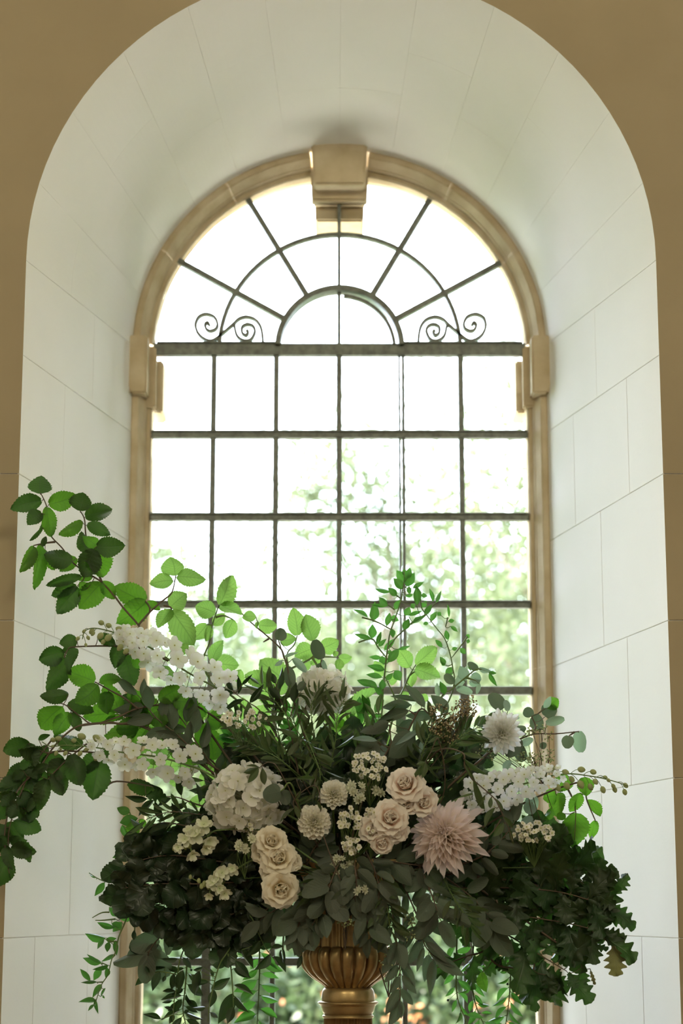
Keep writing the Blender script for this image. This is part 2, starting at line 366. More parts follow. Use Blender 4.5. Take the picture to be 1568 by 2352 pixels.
def slab(name, dims, mat, label, cat):
    b = MB(); b.box(*dims); return tag(link(name, b.build(name, mat, False)), label, cat, kind='structure')
slab('floor', (-3.2, 3.2, -7.2, 0.95, -0.12, 0.0), M['wood'], 'brown wooden floor of the room, below the picture', 'floor')
slab('ceiling', (-3.2, 3.2, -7.2, 0.0, CEIL, CEIL + 0.1), M['ceil'], 'plain ceiling of the room above the picture', 'ceiling')
slab('wall_back', (-3.2, 3.2, -7.3, -7.2, 0, CEIL), M['paint'], 'painted wall behind the viewer', 'wall')
slab('wall_west', (-3.3, -3.2, -7.2, 0, 0, CEIL), M['paint'], 'painted side wall of the room on the left', 'wall')
slab('wall_east', (3.2, 3.3, -7.2, 0, 0, CEIL), M['paint'], 'painted side wall of the room on the right', 'wall')
# outer face of the house
b = MB(); Y1 = 1.14; R1 = 0.58
ring = [(CXB + R1 * math.cos(a), SPB + R1 * math.sin(a)) for a in [math.pi * k / 32 for k in range(33)]]
inner = [(CXB + R1, 0.9)] + ring + [(CXB - R1, 0.9)]
outer = []
for (x, z) in inner: 
    s_ = 1 if x > CXB else -1
    dx = abs(x - CXB) / R1
    outer.append((s_ * 3.4 * min(1, dx / 0.6), z if dx > .95 else min(5.2, z + (5.2 - z) * (0.95 - dx) / 0.3)))
vv = [(x, Y1, z) for x, z in inner] + [(x, Y1, z) for x, z in outer]; k = len(inner)
b.add(vv, [(i, i + 1, k + i + 1, k + i) for i in range(k - 1)])
b.box(-3.4, 3.4, Y1 - 0.06, Y1, -0.4, 0.90)
tag(link('wall_outer', b.build('wall_outer', M['ext'], False)), 'outer stone face of the house around the window', 'wall', kind='structure')
slab('trim_1', (CXB - 0.64, CXB + 0.64, YB - 0.02, 1.2, 0.86, 0.92), M['frame'], 'sandstone sill under the window, below the picture', 'sill')

# ------------------------------------------------------------------ window_1
win = thing('window_1', 'tall arched window with sandstone surround and dark iron glazing bars', 'window', (CXB, 0.97, 0.92), kind='structure')
PROF = [(-0.03, 0.908), (0.0, 0.899), (0.003, 0.896), (0.017, 0.896), (0.020, 0.899), (0.032, 0.936), (0.0345, 0.939), (0.0385, 0.957), (0.0475, 0.960), (0.0500, 0.966), (0.0560, 0.985), (0.0555, 0.995), (0.014, 1.13)]
def wob(p, a=0.0012):
    n = mnoise.noise_vector(Vector(p) * 14.0); return Vector(p) + n * a
def sweep(pathfn, n, name):
    v = []; f = []; k = len(PROF)
    for i in range(n + 1):
        for (o, y) in PROF: v.append(wob(pathfn(i / n, o, y)))
    for i in range(n):
        for j in range(k - 1): f.append((i * k + j, i * k + j + 1, (i + 1) * k + j + 1, (i + 1) * k + j))
    link(name, mesh(name, v, f, M['frame'], smooth=False), win)
ZI0, ZI1 = P(320, 905, 0.88).z, P(320, 772, 0.88).z      # impost block
for s_ in (-1, 1):
    zc = [0.92, 1.55, 2.2, ZI0 + 0.01]
    for a, bb in zip(zc, zc[1:]):
        sweep(lambda q, o, y, a=a, bb=bb, s_=s_: (CXB + s_ * (HB - o), y, a + (bb - 0.0003 - a) * q), 24, 'jamb_stone')
    th0 = math.asin(max(0, (ZI1 - SPB)) / HB); th1 = math.radians(81.5)
    for q0, q1 in ((0, .34), (.34, .68), (.68, 1)):
        a0, a1 = th0 + (th1 - th0) * q0, th0 + (th1 - th0) * q1 - 0.0004
        sweep(lambda q, o, y, a0=a0, a1=a1, s_=s_: (CXB + s_ * (HB - o) * math.cos(a0 + (a1 - a0) * q), y, SPB + (HB - o) * math.sin(a0 + (a1 - a0) * q)), 20, 'arch_stone')
    # impost block with splayed underside, and its outer half beyond the glass
    bm = bmesh.new()
    def blk(o0, o1, y0, y1, z0, z1, cz=0.0, co=0.0):
        pts = []
        for (yy) in (y0, y1):
            for (o, z) in ((o0, z0 + cz), (o0 + co, z0), (o1, z0), (o1, z1), (o0, z1)):
                pts.append(bm.verts.new((CXB + s_ * (HB - o), yy, z)))
        bm.faces.new(pts[:5]); bm.faces.new(pts[5:])
        for i in range(5): bm.faces.new((pts[i], pts[(i + 1) % 5], pts[5 + (i + 1) % 5], pts[5 + i]))
    blk(-0.012, 0.044, 0.868, 0.945, ZI0, ZI1, 0.022, 0.012)
    blk(0.010, 0.062, 0.940, 0.985, ZI0 - 0.022, ZI1 - 0.012, 0.012, 0.02)
    blk(0.030, 0.080, 0.985, 1.12, P(370, 960, 1.05).z, P(370, 842, 1.05).z, 0.01, 0.01)
    bmesh.ops.recalc_face_normals(bm, faces=bm.faces[:])
    bmesh.ops.bevel(bm, geom=bm.edges[:], offset=0.005, segments=2, affect='EDGES')
    link('impost_block', bm_mesh('impost_block', bm, M['frame']), win)
bm = bmesh.new()
def trap(w0, w1, y0, y1, z0, z1):
    p = [bm.verts.new((CXB + x, y, z)) for y in (y0, y1) for (x, z) in ((-w0, z0), (w0, z0), (w1, z1), (-w1, z1))]
    bm.faces.new(p[:4]); bm.faces.new(p[4:])
    for i in range(4): bm.faces.new((p[i], p[(i + 1) % 4], p[4 + (i + 1) % 4], p[4 + i]))
trap(0.074, 0.083, 0.862, 0.945, P(780, 424, 0.865).z, P(780, 352, 0.865).z + 0.06)
trap(0.081, 0.088, 0.930, 0.988, P(780, 462, 0.935).z, P(780, 380, 0.935).z + 0.08)
trap(0.071, 0.078, 0.988, 1.13, P(780, 511, 1.0).z, P(780, 400, 1.0).z + 0.08)
bmesh.ops.bevel(bm, geom=bm.edges[:], offset=0.006, segments=2, affect='EDGES')
link('keystone', bm_mesh('keystone', bm, M['frame']), win)

YG = 0.97
GX0, GX1 = CXB - HB + 0.052, CXB + HB - 0.052
BX = [-0.368, -0.188, -0.007, 0.172, 0.3435]
ZT0, ZT1 = P(778, 818, YG).z, P(778, 791, YG).z
ZH = [P(778, y, YG).z for y in (999, 1188, 1389)]
ZL = P(778, 1587, YG).z; ZL2 = P(778, 2209, YG).z
def bar(x0, x1, z0, z1, d=0.012, name='glazing_bar', yo=0.0, bev=0.0025):
    link(name, bevel_box((x0, x1, YG - d + yo, YG + d + yo, z0, z1), min(bev, 0.45 * min(x1 - x0, z1 - z0)), M['iron'], name, 2), win)
bar(GX0, GX1, ZT0, ZT1, 0.014, 'transom')
bar(GX0 + 0.01, BX[1], ZT1 - .002, ZT1 + 0.004, 0.02, 'transom_ledge'); bar(BX[3], GX1 - 0.01, ZT1 - .002, ZT1 + 0.004, 0.02, 'transom_ledge')
for z in ZH: bar(GX0, GX1, z - 0.0105, z + 0.0105, 0.013); bar(GX0, GX1, z + 0.004, z + 0.0105, 0.018, 'glazing_ledge')
bar(GX0, GX1, ZL - 0.0115, ZL + 0.0115, 0.015, 'lower_transom'); bar(GX0, GX1, ZL2 - 0.011, ZL2 + 0.011, 0.014)
for i, x in enumerate(BX):
    if i == 3:
        bar(x - 0.0085, x - 0.0022, ZL, ZT0, 0.009); bar(x + 0.0016, x + 0.0098, ZL, ZT0, 0.011)
    else: bar(x - 0.0076, x + 0.0076, ZL, ZT0, 0.010)
    wd = 0.0132 if i in (0, 4) else 0.0076
    bar(x - wd, x + wd, 0.92, ZL, 0.012, 'mullion' if i in (0, 4) else 'glazing_bar')
# fan of the arched head
FC = Vector((-0.005, 3.128))
def ribbon(pts2, half, thick, name, mat=None, y=YG):
    """flat iron strip standing edge-on: pts2 are (x,z)"""
    pts2 = [Vector(p) for p in pts2]; v = []; f = []
    for i, p in enumerate(pts2):
        t = (pts2[min(i + 1, len(pts2) - 1)] - pts2[max(0, i - 1)]).normalized(); n = Vector((-t.y, t.x)) * thick / 2
        for q, yy in ((p + n, y - half), (p - n, y - half), (p - n, y + half), (p + n, y + half)): v.append((q.x, yy, q.y))
    for i in range(len(pts2) - 1):
        for j in range(4): f.append((i * 4 + j, i * 4 + (j + 1) % 4, i * 4 + 4 + (j + 1) % 4, i * 4 + 4 + j))
    f += [(0, 1, 2, 3), tuple(range(len(v) - 4, len(v)))]
    link(name, mesh(name, v, f, M['iron'], smooth=False), win)
def arc(r, a0, a1, n=40, c=FC): return [(c.x + r * math.cos(math.radians(a0 + (a1 - a0) * k / n)), c.y + r * math.sin(math.radians(a0 + (a1 - a0) * k / n))) for k in range(n + 1)]
ribbon(arc(0.349, 3, 177), 0.010, 0.0115, 'glazing_arc')
ribbon(arc(0.179, 3, 177), 0.026, 0.016, 'inner_arch_band', y=YG - 0.006)
ribbon(arc(0.158, 4, 86), 0.008, 0.010, 'inner_arch_strip', y=YG - 0.012)
for a, b_ in (((410, 600), (648, 732)), ((570, 460), (697, 672)), ((986, 460), (864, 672)), ((1147, 606), (915, 736))):
    p = P(*a, YG); q = Vector((p.x, p.z)) - FC; q = FC + q.normalized() * 0.178; ribbon([(p.x, p.z), (q.x, q.y)], 0.011, 0.0155, 'glazing_bar')
bar(BX[2] - 0.005, BX[2] + 0.005, ZT1, SPB + HB - 0.06, 0.011)
def zp_(pts, ox, oy, s): return [(ox + x / s, oy + y / s) for x, y in pts]
sc1 = [(252, 200), (235, 172), (210, 192), (225, 236), (265, 252), (318, 225), (325, 170), (290, 115), (215, 92), (150, 120), (120, 195), (145, 275), (200, 325), (260, 345), (315, 325), (400, 255), (480, 185), (530, 138), (600, 118), (680, 142), (730, 200), (750, 270), (757, 345)]
sc2 = [(488, 195), (505, 280), (540, 325), (595, 345), (650, 325), (682, 255), (662, 205), (610, 188), (562, 215), (562, 270), (598, 292), (618, 262), (600, 242)]
for mir in (0, 1):
    for s_ in (sc1, sc2):
        q = [P((1564 - x) if mir else x, y, YG) for x, y in zp_(s_, 420, 700, 4.126)]
        sp_ = spline([(p.x, p.z, 0) for p in q], 5)
        ribbon([(p.x, p.y) for p in sp_], 0.010, 0.0085, 'scroll')
# panes
def pane(poly):
    n = len(poly); v = [(x, YG - 0.0012, z) for x, z in poly] + [(x, YG + 0.0012, z) for x, z in poly]
    f = [tuple(range(n)), tuple(range(2 * n - 1, n - 1, -1))] + [(i, (i + 1) % n, n + (i + 1) % n, n + i) for i in range(n)]
    link('glass_pane', mesh('glass_pane', v, f, M['glass'], smooth=False), win)
xs = [GX0 - 0.004] + BX + [GX1 + 0.004]; zs = [ZT0 + .01] + ZH + [ZL, ZL2, 0.93]
for i in range(6):
    for j in range(len(zs) - 1): pane([(xs[i], zs[j + 1]), (xs[i + 1], zs[j + 1]), (xs[i + 1], zs[j]), (xs[i], zs[j])])
angs = [3, 30, 60, 90, 120, 150, 177]
for r0, r1 in ((0.179, 0.349), (0.349, 0.536)):
    for a, b_ in zip(angs, angs[1:]): pane(arc(r0, a, b_, 8) + arc(r1, b_, a, 10))
pane([(FC.x, FC.y)] + arc(0.179, 3, 90, 10)); pane([(FC.x, FC.y)] + arc(0.179, 90, 177, 10))

# ------------------------------------------------------------------ garden outside
slab('ground', (-40, 40, 1.2, 7.0, -0.5, -0.35), M['gravel'], 'pale gravel terrace below the window outside', 'terrace')
slab('lawn', (-60, 60, 7.0, 60, -0.5, -0.36), M['lawn'], 'green lawn beyond the terrace', 'lawn')
GL = dict(pale=garden_mat('pale_tree_leaves', [(0.085, 0.12, 0.04), (0.15, 0.18, 0.085), (0.23, 0.235, 0.14)]),
          mid=garden_mat('mid_green_leaves', [(0.06, 0.10, 0.02), (0.11, 0.15, 0.04), (0.17, 0.19, 0.07)]),
          bush=garden_mat('garden_bush_leaves', [(0.026, 0.052, 0.017), (0.065, 0.10, 0.038), (0.15, 0.17, 0.08)]))
orange = simple_mat('orange_blossom', (0.62, 0.24, 0.10), 0.6)
def crown_mesh(name, c, rad, ncl, nl, lsize, mat, cl=0.25, up=0.0):
    v = []; f = []
    for _ in range(ncl):
        d = RNG.normal(size=3); d /= np.linalg.norm(d); r = RNG.uniform(0.25, 1.0) ** 0.5
        cc = np.array(c) + d * np.array(rad) * r
        k = int(nl * RNG.uniform(0.6, 1.4))
        pos = cc + RNG.normal(size=(k, 3)) * cl
        a = RNG.normal(size=(k, 3)); a /= np.linalg.norm(a, axis=1)[:, None]
        b_ = np.cross(a, RNG.normal(size=(k, 3))); b_ /= np.linalg.norm(b_, axis=1)[:, None]
        s = lsize * RNG.uniform(0.6, 1.3, size=(k, 1))
        n0 = len(v)
        q = np.stack([pos - a * s, pos + b_ * s * .45, pos + a * s, pos - b_ * s * .45], 1).reshape(-1, 3)
        v.extend(map(tuple, q)); f.extend((n0 + 4 * i, n0 + 4 * i + 1, n0 + 4 * i + 2, n0 + 4 * i + 3) for i in range(k))
    return mesh(name, v, f, mat, smooth=False)
def garden_tree(name, label, cat, x, y, zc, rad, ncl, nl, mat, ls=0.06, blossom=0, cl=0.25, group=None):
    t = thing(name, label, cat, (x, y, -0.4), group)
    o = link('crown', crown_mesh('crown', (x, y, zc), rad, ncl, nl, ls, GL[mat], cl), t); o['kind'] = 'stuff'
    b = MB(); b.tube(spline([(x, y, -0.4), (x + .05, y, zc * .5), (x - .03, y + .05, zc + rad[2] * .5)], 4), 0.09 if rad[2] > 1.2 else 0.03, 0.02, 7)
    for k in range(7):
        a = k * 2.4; z0 = zc - rad[2] * .6 + rad[2] * .12 * k
        b.tube(spline([(x, y, z0), (x + math.cos(a) * rad[0] * .4, y + math.sin(a) * rad[1] * .4, z0 + .25 * rad[2]), (x + math.cos(a) * rad[0] * .75, y + math.sin(a) * rad[1] * .75, z0 + .5 * rad[2])], 3), 0.03 if rad[2] > 1.2 else 0.012, 0.006, 5)
    link('trunk', b.build('trunk', M['bark']), t)
    if blossom:
        o = link('blossom', crown_mesh('blossom', (x, y - rad[1] * .5, zc), (rad[0], rad[1] * .6, rad[2]), blossom * 2, 6, 0.026, orange, 0.04), t); o['kind'] = 'stuff'
    return t
garden_tree('garden_tree', 'tall loose pale green tree outside the right-hand panes', 'tree', 1.95, 10.6, 3.5, (1.25, 0.7, 3.0), 170, 110, 'pale', 0.042, cl=0.2)
garden_tree('garden_tree', 'rounded sunlit tree outside behind the middle panes', 'tree', 0.45, 12.4, 3.1, (1.35, 0.7, 3.2), 170, 110, 'pale', 0.042, cl=0.2)
garden_tree('garden_tree', 'low bright tree outside behind the lower left panes', 'tree', -1.35, 14.2, 2.5, (1.6, 0.7, 2.9), 170, 110, 'pale', 0.042, cl=0.2)
garden_tree('garden_tree', 'tall pale foliage filling the background behind the central panes', 'tree', 0.95, 17.0, 2.4, (1.9, .8, 3.5), 210, 120, 'pale', 0.075, cl=0.22)
garden_tree('garden_tree', 'pale foliage filling the background behind the left panes', 'tree', -1.4, 18.5, 1.9, (1.9, .8, 3.2), 190, 120, 'pale', 0.08, cl=0.22)
garden_tree('garden_tree', 'dense tall green tree, unseen at the right, added to dim the left reveal', 'tree', 5.4, 9.8, 5.6, (2.1, 1.4, 6.0), 260, 80, 'mid', 0.13)  # this and the next two: unseen trees, added tall to dim the left reveal
garden_tree('garden_tree', 'broad tall unseen tree by the terrace, added to dim the left reveal', 'tree', 7.2, 5.4, 6.0, (2.2, 1.8, 6.4), 280, 80, 'mid', 0.14)
garden_tree('garden_tree', 'tallest green unseen tree far right, added to dim the left reveal', 'tree', 12.5, 9.5, 6.6, (2.6, 2.2, 7.0), 260, 80, 'mid', 0.14)
garden_tree('garden_tree', 'small green tree outside far left of the window', 'tree', -5.0, 13.0, 1.6, (1.6, 1.4, 1.9), 90, 50, 'mid', 0.08)
for i, (x, y, zc, r, bl, lb) in enumerate((
        (-1.15, 8.2, 0.55, (0.62, 0.5, 0.95), 0, 'leafy green bush outside behind the bottom left panes'),
        (-0.25, 8.6, 0.5, (0.6, 0.5, 0.95), 16, 'orange-flowered bush outside to the left of the urn'),
        (0.55, 8.3, 0.5, (0.6, 0.5, 0.92), 20, 'orange-flowered bush outside to the right of the urn'),
        (1.3, 8.7, 0.6, (0.6, 0.5, 1.0), 8, 'green bush outside behind the bottom right panes'))):
    garden_tree('garden_bush', lb, 'bush', x, y, zc, r, 100, 60, 'bush', 0.05, bl, 0.13)
garden_tree('garden_hedge', 'mass of mid green foliage outside behind the bushes', 'hedge', 0.1, 10.3, 0.9, (2.4, 0.5, 1.3), 190, 80, 'bush', 0.06, 0, 0.2)
# ------------------------------------------------------------------ urn
UY = -0.05; UX = P(799, 2200, UY).x; UPX = mpp(UY)
def lathe(prof, seg, name, mat, parent, lobes=0, amp=0.0, kind='gad'):
    v = []; f = []
    for (py, hw) in prof:
        z = P(799, py, UY).z; r0 = hw * UPX
        for j in range(seg):
            a = 2 * math.pi * j / seg; r = r0
            if lobes:
                x = ((a * lobes / (2 * math.pi)) % 1.0) * 2 - 1
                r = r0 * (1 - amp * (1 - math.sqrt(max(0, 1 - x * x)))) if kind == 'gad' else r0 * (1 - amp * math.sqrt(max(0, 1 - (x * 1.25) ** 2)) if abs(x) < .8 else 1)
            v.append((UX + r * math.cos(a), UY + r * math.sin(a), z))
    k = len(prof)
    for i in range(k - 1):
        for j in range(seg): f.append((i * seg + j, i * seg + (j + 1) % seg, (i + 1) * seg + (j + 1) % seg, (i + 1) * seg + j))
    f.append(tuple(range(seg))); f.append(tuple(range((k - 1) * seg, k * seg)))
    return link(name, mesh(name, v, f, mat), parent)
def dense(prof, n=5):
    return [(p.x, p.y) for p in spline([(a, b, 0) for a, b in prof], n)]
urn = thing('urn', 'gold painted urn with a gadrooned bowl under the flowers', 'urn', (UX, UY, P(799, 2338, UY).z))
lathe(dense([(1975, 126), (1982, 130), (1992, 122), (2020, 104), (2060, 94), (2120, 88), (2180, 88)]), 176, 'neck', M['gold'], urn, 22, 0.09, 'flute')
bprof = dense([(2172, 70), (2173, 92), (2180, 103), (2192, 108), (2206, 107), (2224, 100), (2243, 83), (2258, 62), (2268, 50)], 4)
bowl = lathe([(py, hw * .88) for py, hw in bprof], 66, 'bowl', M['gold'], urn)
gv = []; gf = []; NG = 11
for (py, hw) in bprof:
    for j in range(NG):
        x = j / (NG - 1) * 2 - 1; an = x * math.pi / 22; r = hw * UPX * (1 - .13 * (1 - math.sqrt(max(0, 1 - x * x))))
        gv.append((r * math.cos(an), r * math.sin(an), P(799, py, UY).z))
for i in range(len(bprof) - 1):
    for j in range(NG - 1): gf.append((i * NG + j, i * NG + j + 1, (i + 1) * NG + j + 1, (i + 1) * NG + j))
gme = mesh('gadroon', gv, gf, M['gold'])
for k in range(22): link('gadroon', gme, bowl, Matrix.Translation((UX, UY, 0)) @ Matrix.Rotation(2 * math.pi * (k + .5) / 22, 4, 'Z'))
lathe(dense([(2267, 46), (2269, 52), (2275, 56), (2284, 58), (2294, 59), (2300, 58)]), 72, 'collar', M['gold'], urn)
lathe([(2299, 58), (2299.5, 63), (2301, 66), (2304, 66.5), (2306, 64), (2307, 61.5), (2309, 61.5), (2310, 60)], 72, 'ring', M['gold'], urn)
lathe(dense([(2309, 60), (2314, 59), (2324, 56), (2331, 51)]), 72, 'cup', M['gold'], urn)
lathe([(2330, 52), (2331, 55), (2333, 56.5), (2336, 56.5), (2338, 55)], 72, 'ring', M['gold'], urn)
colm = thing('fluted_column', 'gold fluted column carrying the urn at the bottom edge', 'column', (UX, UY, 0))
zt = P(799, 2338, UY).z
def lathe_z(prof, seg, name, parent, lobes=0, amp=0.0):
    v = []; f = []
    for z, r0 in prof:
        for j in range(seg):
            a = 2 * math.pi * j / seg; r = r0
            if lobes:
                x = ((a * lobes / (2 * math.pi)) % 1.0) * 2 - 1
                if abs(x) < .8: r = r0 * (1 - amp * math.sqrt(1 - (x / .8) ** 2))
            v.append((UX + r * math.cos(a), UY + r * math.sin(a), z))
    k = len(prof)
    for i in range(k - 1):
        for j in range(seg): f.append((i * seg + j, i * seg + (j + 1) % seg, (i + 1) * seg + (j + 1) % seg, (i + 1) * seg + j))
    f.append(tuple(range(seg))); f.append(tuple(range((k - 1) * seg, k * seg)))
    link(name, mesh(name, v, f, M['gold']), parent)
lathe_z([(zt, 53 * UPX), (zt - .3, 54 * UPX), (0.14, 60 * UPX)], 192, 'shaft', colm, 24, 0.10)
lathe_z([(0.14, .065), (0.12, .085), (0.09, .075), (0.07, .10), (0.05, .12), (0.0, .125)], 64, 'foot', colm)

# ------------------------------------------------------------------ leaf meshes (unit length along +Y, unit width along X)
def leaf_mesh(kind, seed):
    r = random.Random(seed); rows = {'beech': 23, 'oak': 37, 'dark': 15}.get(kind, 9)
    fold = {'beech': r.uniform(.1, .5), 'oak': r.uniform(.05, .25), 'dark': r.uniform(.1, .35), 'ruscus': r.uniform(.15, .5), 'olive': r.uniform(.1, .4)}.get(kind, r.uniform(.05, .3))
    bend = r.uniform(-.35, .15); tw = r.uniform(-.35, .35); sway = r.uniform(-.08, .08)
    U = (-1, -.5, 0, .5, 1); v = []; uv = []; f = []
    for i in range(rows + 1):
        t = i / rows
        if kind == 'beech': h = 0.5 * math.sin(math.pi * min(1, t * .975 + .025) ** 0.86) ** 0.72
        elif kind == 'oak': h = 0.5 * (math.sin(math.pi * min(1, t * .95 + .03) ** 1.15) ** 0.65)
        elif kind == 'dark': h = 0.5 * math.sin(math.pi * min(1, t * .96 + .04) ** 0.8) ** 0.5
        elif kind == 'ruscus': h = 0.5 * math.sin(math.pi * t ** 0.85) ** 0.95 * (1 - .25 * t ** 3)
        elif kind == 'olive': h = 0.5 * math.sin(math.pi * t) ** 0.9
        elif kind == 'round': h = 0.5 * math.sin(math.pi * min(1, t * .93 + .04) ** .9) ** 0.5
        else: h = 0.5 * math.sin(math.pi * t ** .8) ** 0.85                # long eucalyptus
        for u in U:
            hh = h; dy = 0
            if abs(u) == 1 and 0 < i < rows:
                if kind == 'beech': hh *= 1 + (0.05 if i % 2 else -0.05); dy = .008 if i % 2 else -.004
                if kind == 'dark': hh *= 1 + (0.06 if i % 2 else -0.06)
                hh *= 1 + r.uniform(-.03, .03)
            if kind == 'oak' and 0 < i < rows:
                lob = .5 + .5 * math.cos(2 * math.pi * (t * 4.4 + .1))
                k_ = 1 - .48 * (1 - lob) * min(1, (1 - t) * 4 + .3)
                hh *= 1 + (k_ - 1) * abs(u)
                dy = .045 * abs(u) * lob
            x = u * hh + sway * math.sin(math.pi * t)
            z = fold * abs(u) * hh * (1 if kind != 'dark' else math.cos(t * 9)) + bend * t * t * .6 + tw * u * hh * t
            if kind == 'beech': z += 0.022 * abs(u) * math.cos(2 * math.pi * (8 * t)) + .05 * math.sin(5 * t + u * 2.5 + seed)
            if kind in ('oak', 'dark'): z += .05 * math.sin(7 * t + 3 * u + seed)
            v.append((x, t + dy, z)); uv.append((.5 + u * .5, t))
    for i in range(rows):
        for j in range(4): f.append((i * 5 + j, i * 5 + j + 1, i * 5 + j + 6, i * 5 + j + 5))
    return v, f, uv
LEAF = {}
def leafm(kind, mat):
    key = (kind, mat)
    if key not in LEAF:
        LEAF[key] = []
        for s in range(5):
            v, f, uv = leaf_mesh(kind, s * 7 + len(kind)); LEAF[key].append(mesh(kind + '_leaf', v, f, M[mat], True, None, uv))
    return random.choice(LEAF[key])
def place_leaf(parent, kind, mat, b, t, wd, tilt=0.55, name='leaf'):
    b, t = Vector(b), Vector(t); y = t - b; Ln = y.length
    if Ln < 1e-5: return
    Ln *= 1.05 if kind == 'beech' else 1.0
    y.normalize(); n = (CAM - b).normalized() + Vector((rnd(-tilt, tilt), rnd(-.2, .2), rnd(-tilt, tilt)))
    x = y.cross(n)
    if x.length < 1e-3: x = y.orthogonal()
    x.normalize(); z = x.cross(y)
    if random.random() < .5: x, z = -x, -z
    # the blade's own bend lifts its tip off the chord; keep the drawn chord
    Mx = Matrix(((x.x * wd, y.x * Ln, z.x * Ln, b.x), (x.y * wd, y.y * Ln, z.y * Ln, b.y), (x.z * wd, y.z * Ln, z.z * Ln, b.z), (0, 0, 0, 1)))
    return link(name, leafm(kind, mat), parent, Mx)

ROOT = Vector((UX, UY, P(799, 2000, UY).z))
KINDS = dict(beech=('beech', 'beech'), oak=('oak', 'oak'), dry=('oak', 'dry'), dark=('dark', 'dark'), ruscus=('ruscus', 'ruscus'), rusd=('ruscus', 'ruscusd'), hazel=('beech', 'hazel'), beechl=('beech', 'beechl'), olive=('olive', 'olive'),
             euc=('long', 'euc'), eucr=('round', 'euc'), pale=('round', 'pale'), palel=('long', 'pale'), dkl=('long', 'dark'))
CATS = dict(beech='branch', oak='branch', dark='foliage', ruscus='vine', olive='branch', euc='branch', eucr='branch', pale='branch')
def jit(p, Y): return P(p[0], p[1], Y)
def plant(name, label, cat, kind, leaves, stems, Y, z=(0, 0, 1), group=None, stem_r=(0.0028, 0.0012), ysp=0.03, tilt=0.55, stem_mat='stem', wsc=1.08, root=True):
    """a cut stem: hand-measured leaves (base, tip, width) and twigs in picture coordinates, stood at depth Y.
    Y may be a function of the picture column so that long branches reach towards the room."""
    ox, oy, s = z; Yf = Y if callable(Y) else (lambda px: Y)
    conv = lambda p: (ox + p[0] / s, oy + p[1] / s)
    spts = []; b = MB(); loc = None
    for si, st in enumerate(stems):
        pp = [conv(p) for p in st]
        deep = lambda k, y: y if si or k < len(pp) - 2 else (y * .6 - .02 if k == len(pp) - 2 else -.045)     # the cut end runs in behind the flowers
        w3 = spline([P(q[0], q[1], deep(k, Yf(q[0]))) for k, q in enumerate(pp)], 6)
        if loc is None: loc = w3[-1]
        b.tube(w3, stem_r[1], stem_r[0], 6)
        spts += w3
    if loc is None: loc = P(*conv(leaves[0][:2]), Yf(conv(leaves[0][:2])[0]))
    t = thing(name, label, cat, loc, group)
    for lf in leaves:
        bx, by = conv(lf[0:2]); tx, ty = conv(lf[2:4]); k = lf[5] if len(lf) > 5 else kind
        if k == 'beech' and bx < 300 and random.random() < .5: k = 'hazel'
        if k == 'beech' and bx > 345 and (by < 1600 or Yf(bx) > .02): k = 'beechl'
        Y0 = Yf(bx) + rnd(-ysp, ysp); L = math.hypot(tx - bx, ty - by) / 1000
        B = P(bx, by, Y0); T = P(tx, ty, Y0 + rnd(-.35, .35) * L)
        place_leaf(t, *KINDS[k], B, T, lf[4] / s * mpp(Y0) * wsc * (1.12 if kind in ('beech', 'hazel') else 1), tilt)
        if spts:
            d, near = min(((p - B).length, i) for i, p in enumerate(spts))
            if 0.002 < d < 0.11: b.tube([spts[near], (spts[near] + B) / 2 + Vector((0, 0, -.003)), B], 0.0009, 0.0008, 4)
    if b.v: link('stem', b.build('stem', M[stem_mat]), t)
    return t
def sprig(name, label, cat, kind, path, n, L, wr, Y=None, group=None, ang=(35, 70), opp=False, tilt=0.8, stem_r=(0.0022, 0.001), stem_mat='stem', droop=0.0, start=0.12, lj=0.3, berries=0):
    """a stem grown along a path (px, py, Y) with n leaves, alternate or in pairs"""
    w3 = spline([P(*p) for p in path], 8); t = thing(name, label, cat, w3[0], group)
    b = MB(); b.tube(w3, stem_r[0], stem_r[1], 5); m = mpp(path[0][2])
    N_ = len(w3) - 1
    for i in range(n):
        q = start + (1 - start) * (i // 2 * 2 / max(1, n - 1) if opp else i / max(1, n - 1)); q = min(q, 1)
        k = min(N_ - 1, int(q * N_)); fr = q * N_ - k
        B = w3[k].lerp(w3[min(N_, k + 1)], fr); d = (w3[min(N_, k + 1)] - w3[max(0, k - 1)]).normalized()
        sd = (CAM - B).normalized().cross(d).normalized() * (1 if i % 2 else -1)
        out = CAM - B; out = out.normalized()
        a = math.radians(rnd(*ang)) * (0.35 if i == n - 1 else 1)
        side = (sd * math.cos(rnd(-.9, .9)) + out * rnd(-.6, .6)).normalized()
        ld = (d * math.cos(a) + side * math.sin(a) + Vector((0, 0, -droop))).normalized()
        l = L * m * rnd(1 - lj, 1 + lj)
        pet = B + ld * .006; b.tube([B, pet], .0008, .0008, 4)
        place_leaf(t, *KINDS[kind], pet, pet + ld * l, l * wr * rnd(.85, 1.15), tilt)
    for _ in range(berries):
        k = random.randrange(2, N_); c = w3[k] + Vector((rnd(-.02, .02), rnd(-.01, .01), rnd(-.02, .01)))
        b.tube([w3[k], c], .0005, .0005, 3)
        link('berry', ball('berry', .0032, 'dark'), t, Matrix.Translation(c))
    link('stem', b.build('stem', M[stem_mat]), t); return t
BALL = {}
def ball(name, r, mat):
    if (name, r, mat) not in BALL:
        bm = bmesh.new(); bmesh.ops.create_icosphere(bm, subdivisions=1 if r < .006 else 2, radius=r); BALL[name, r, mat] = bm_mesh(name, bm, M[mat], True)
    return BALL[name, r, mat]

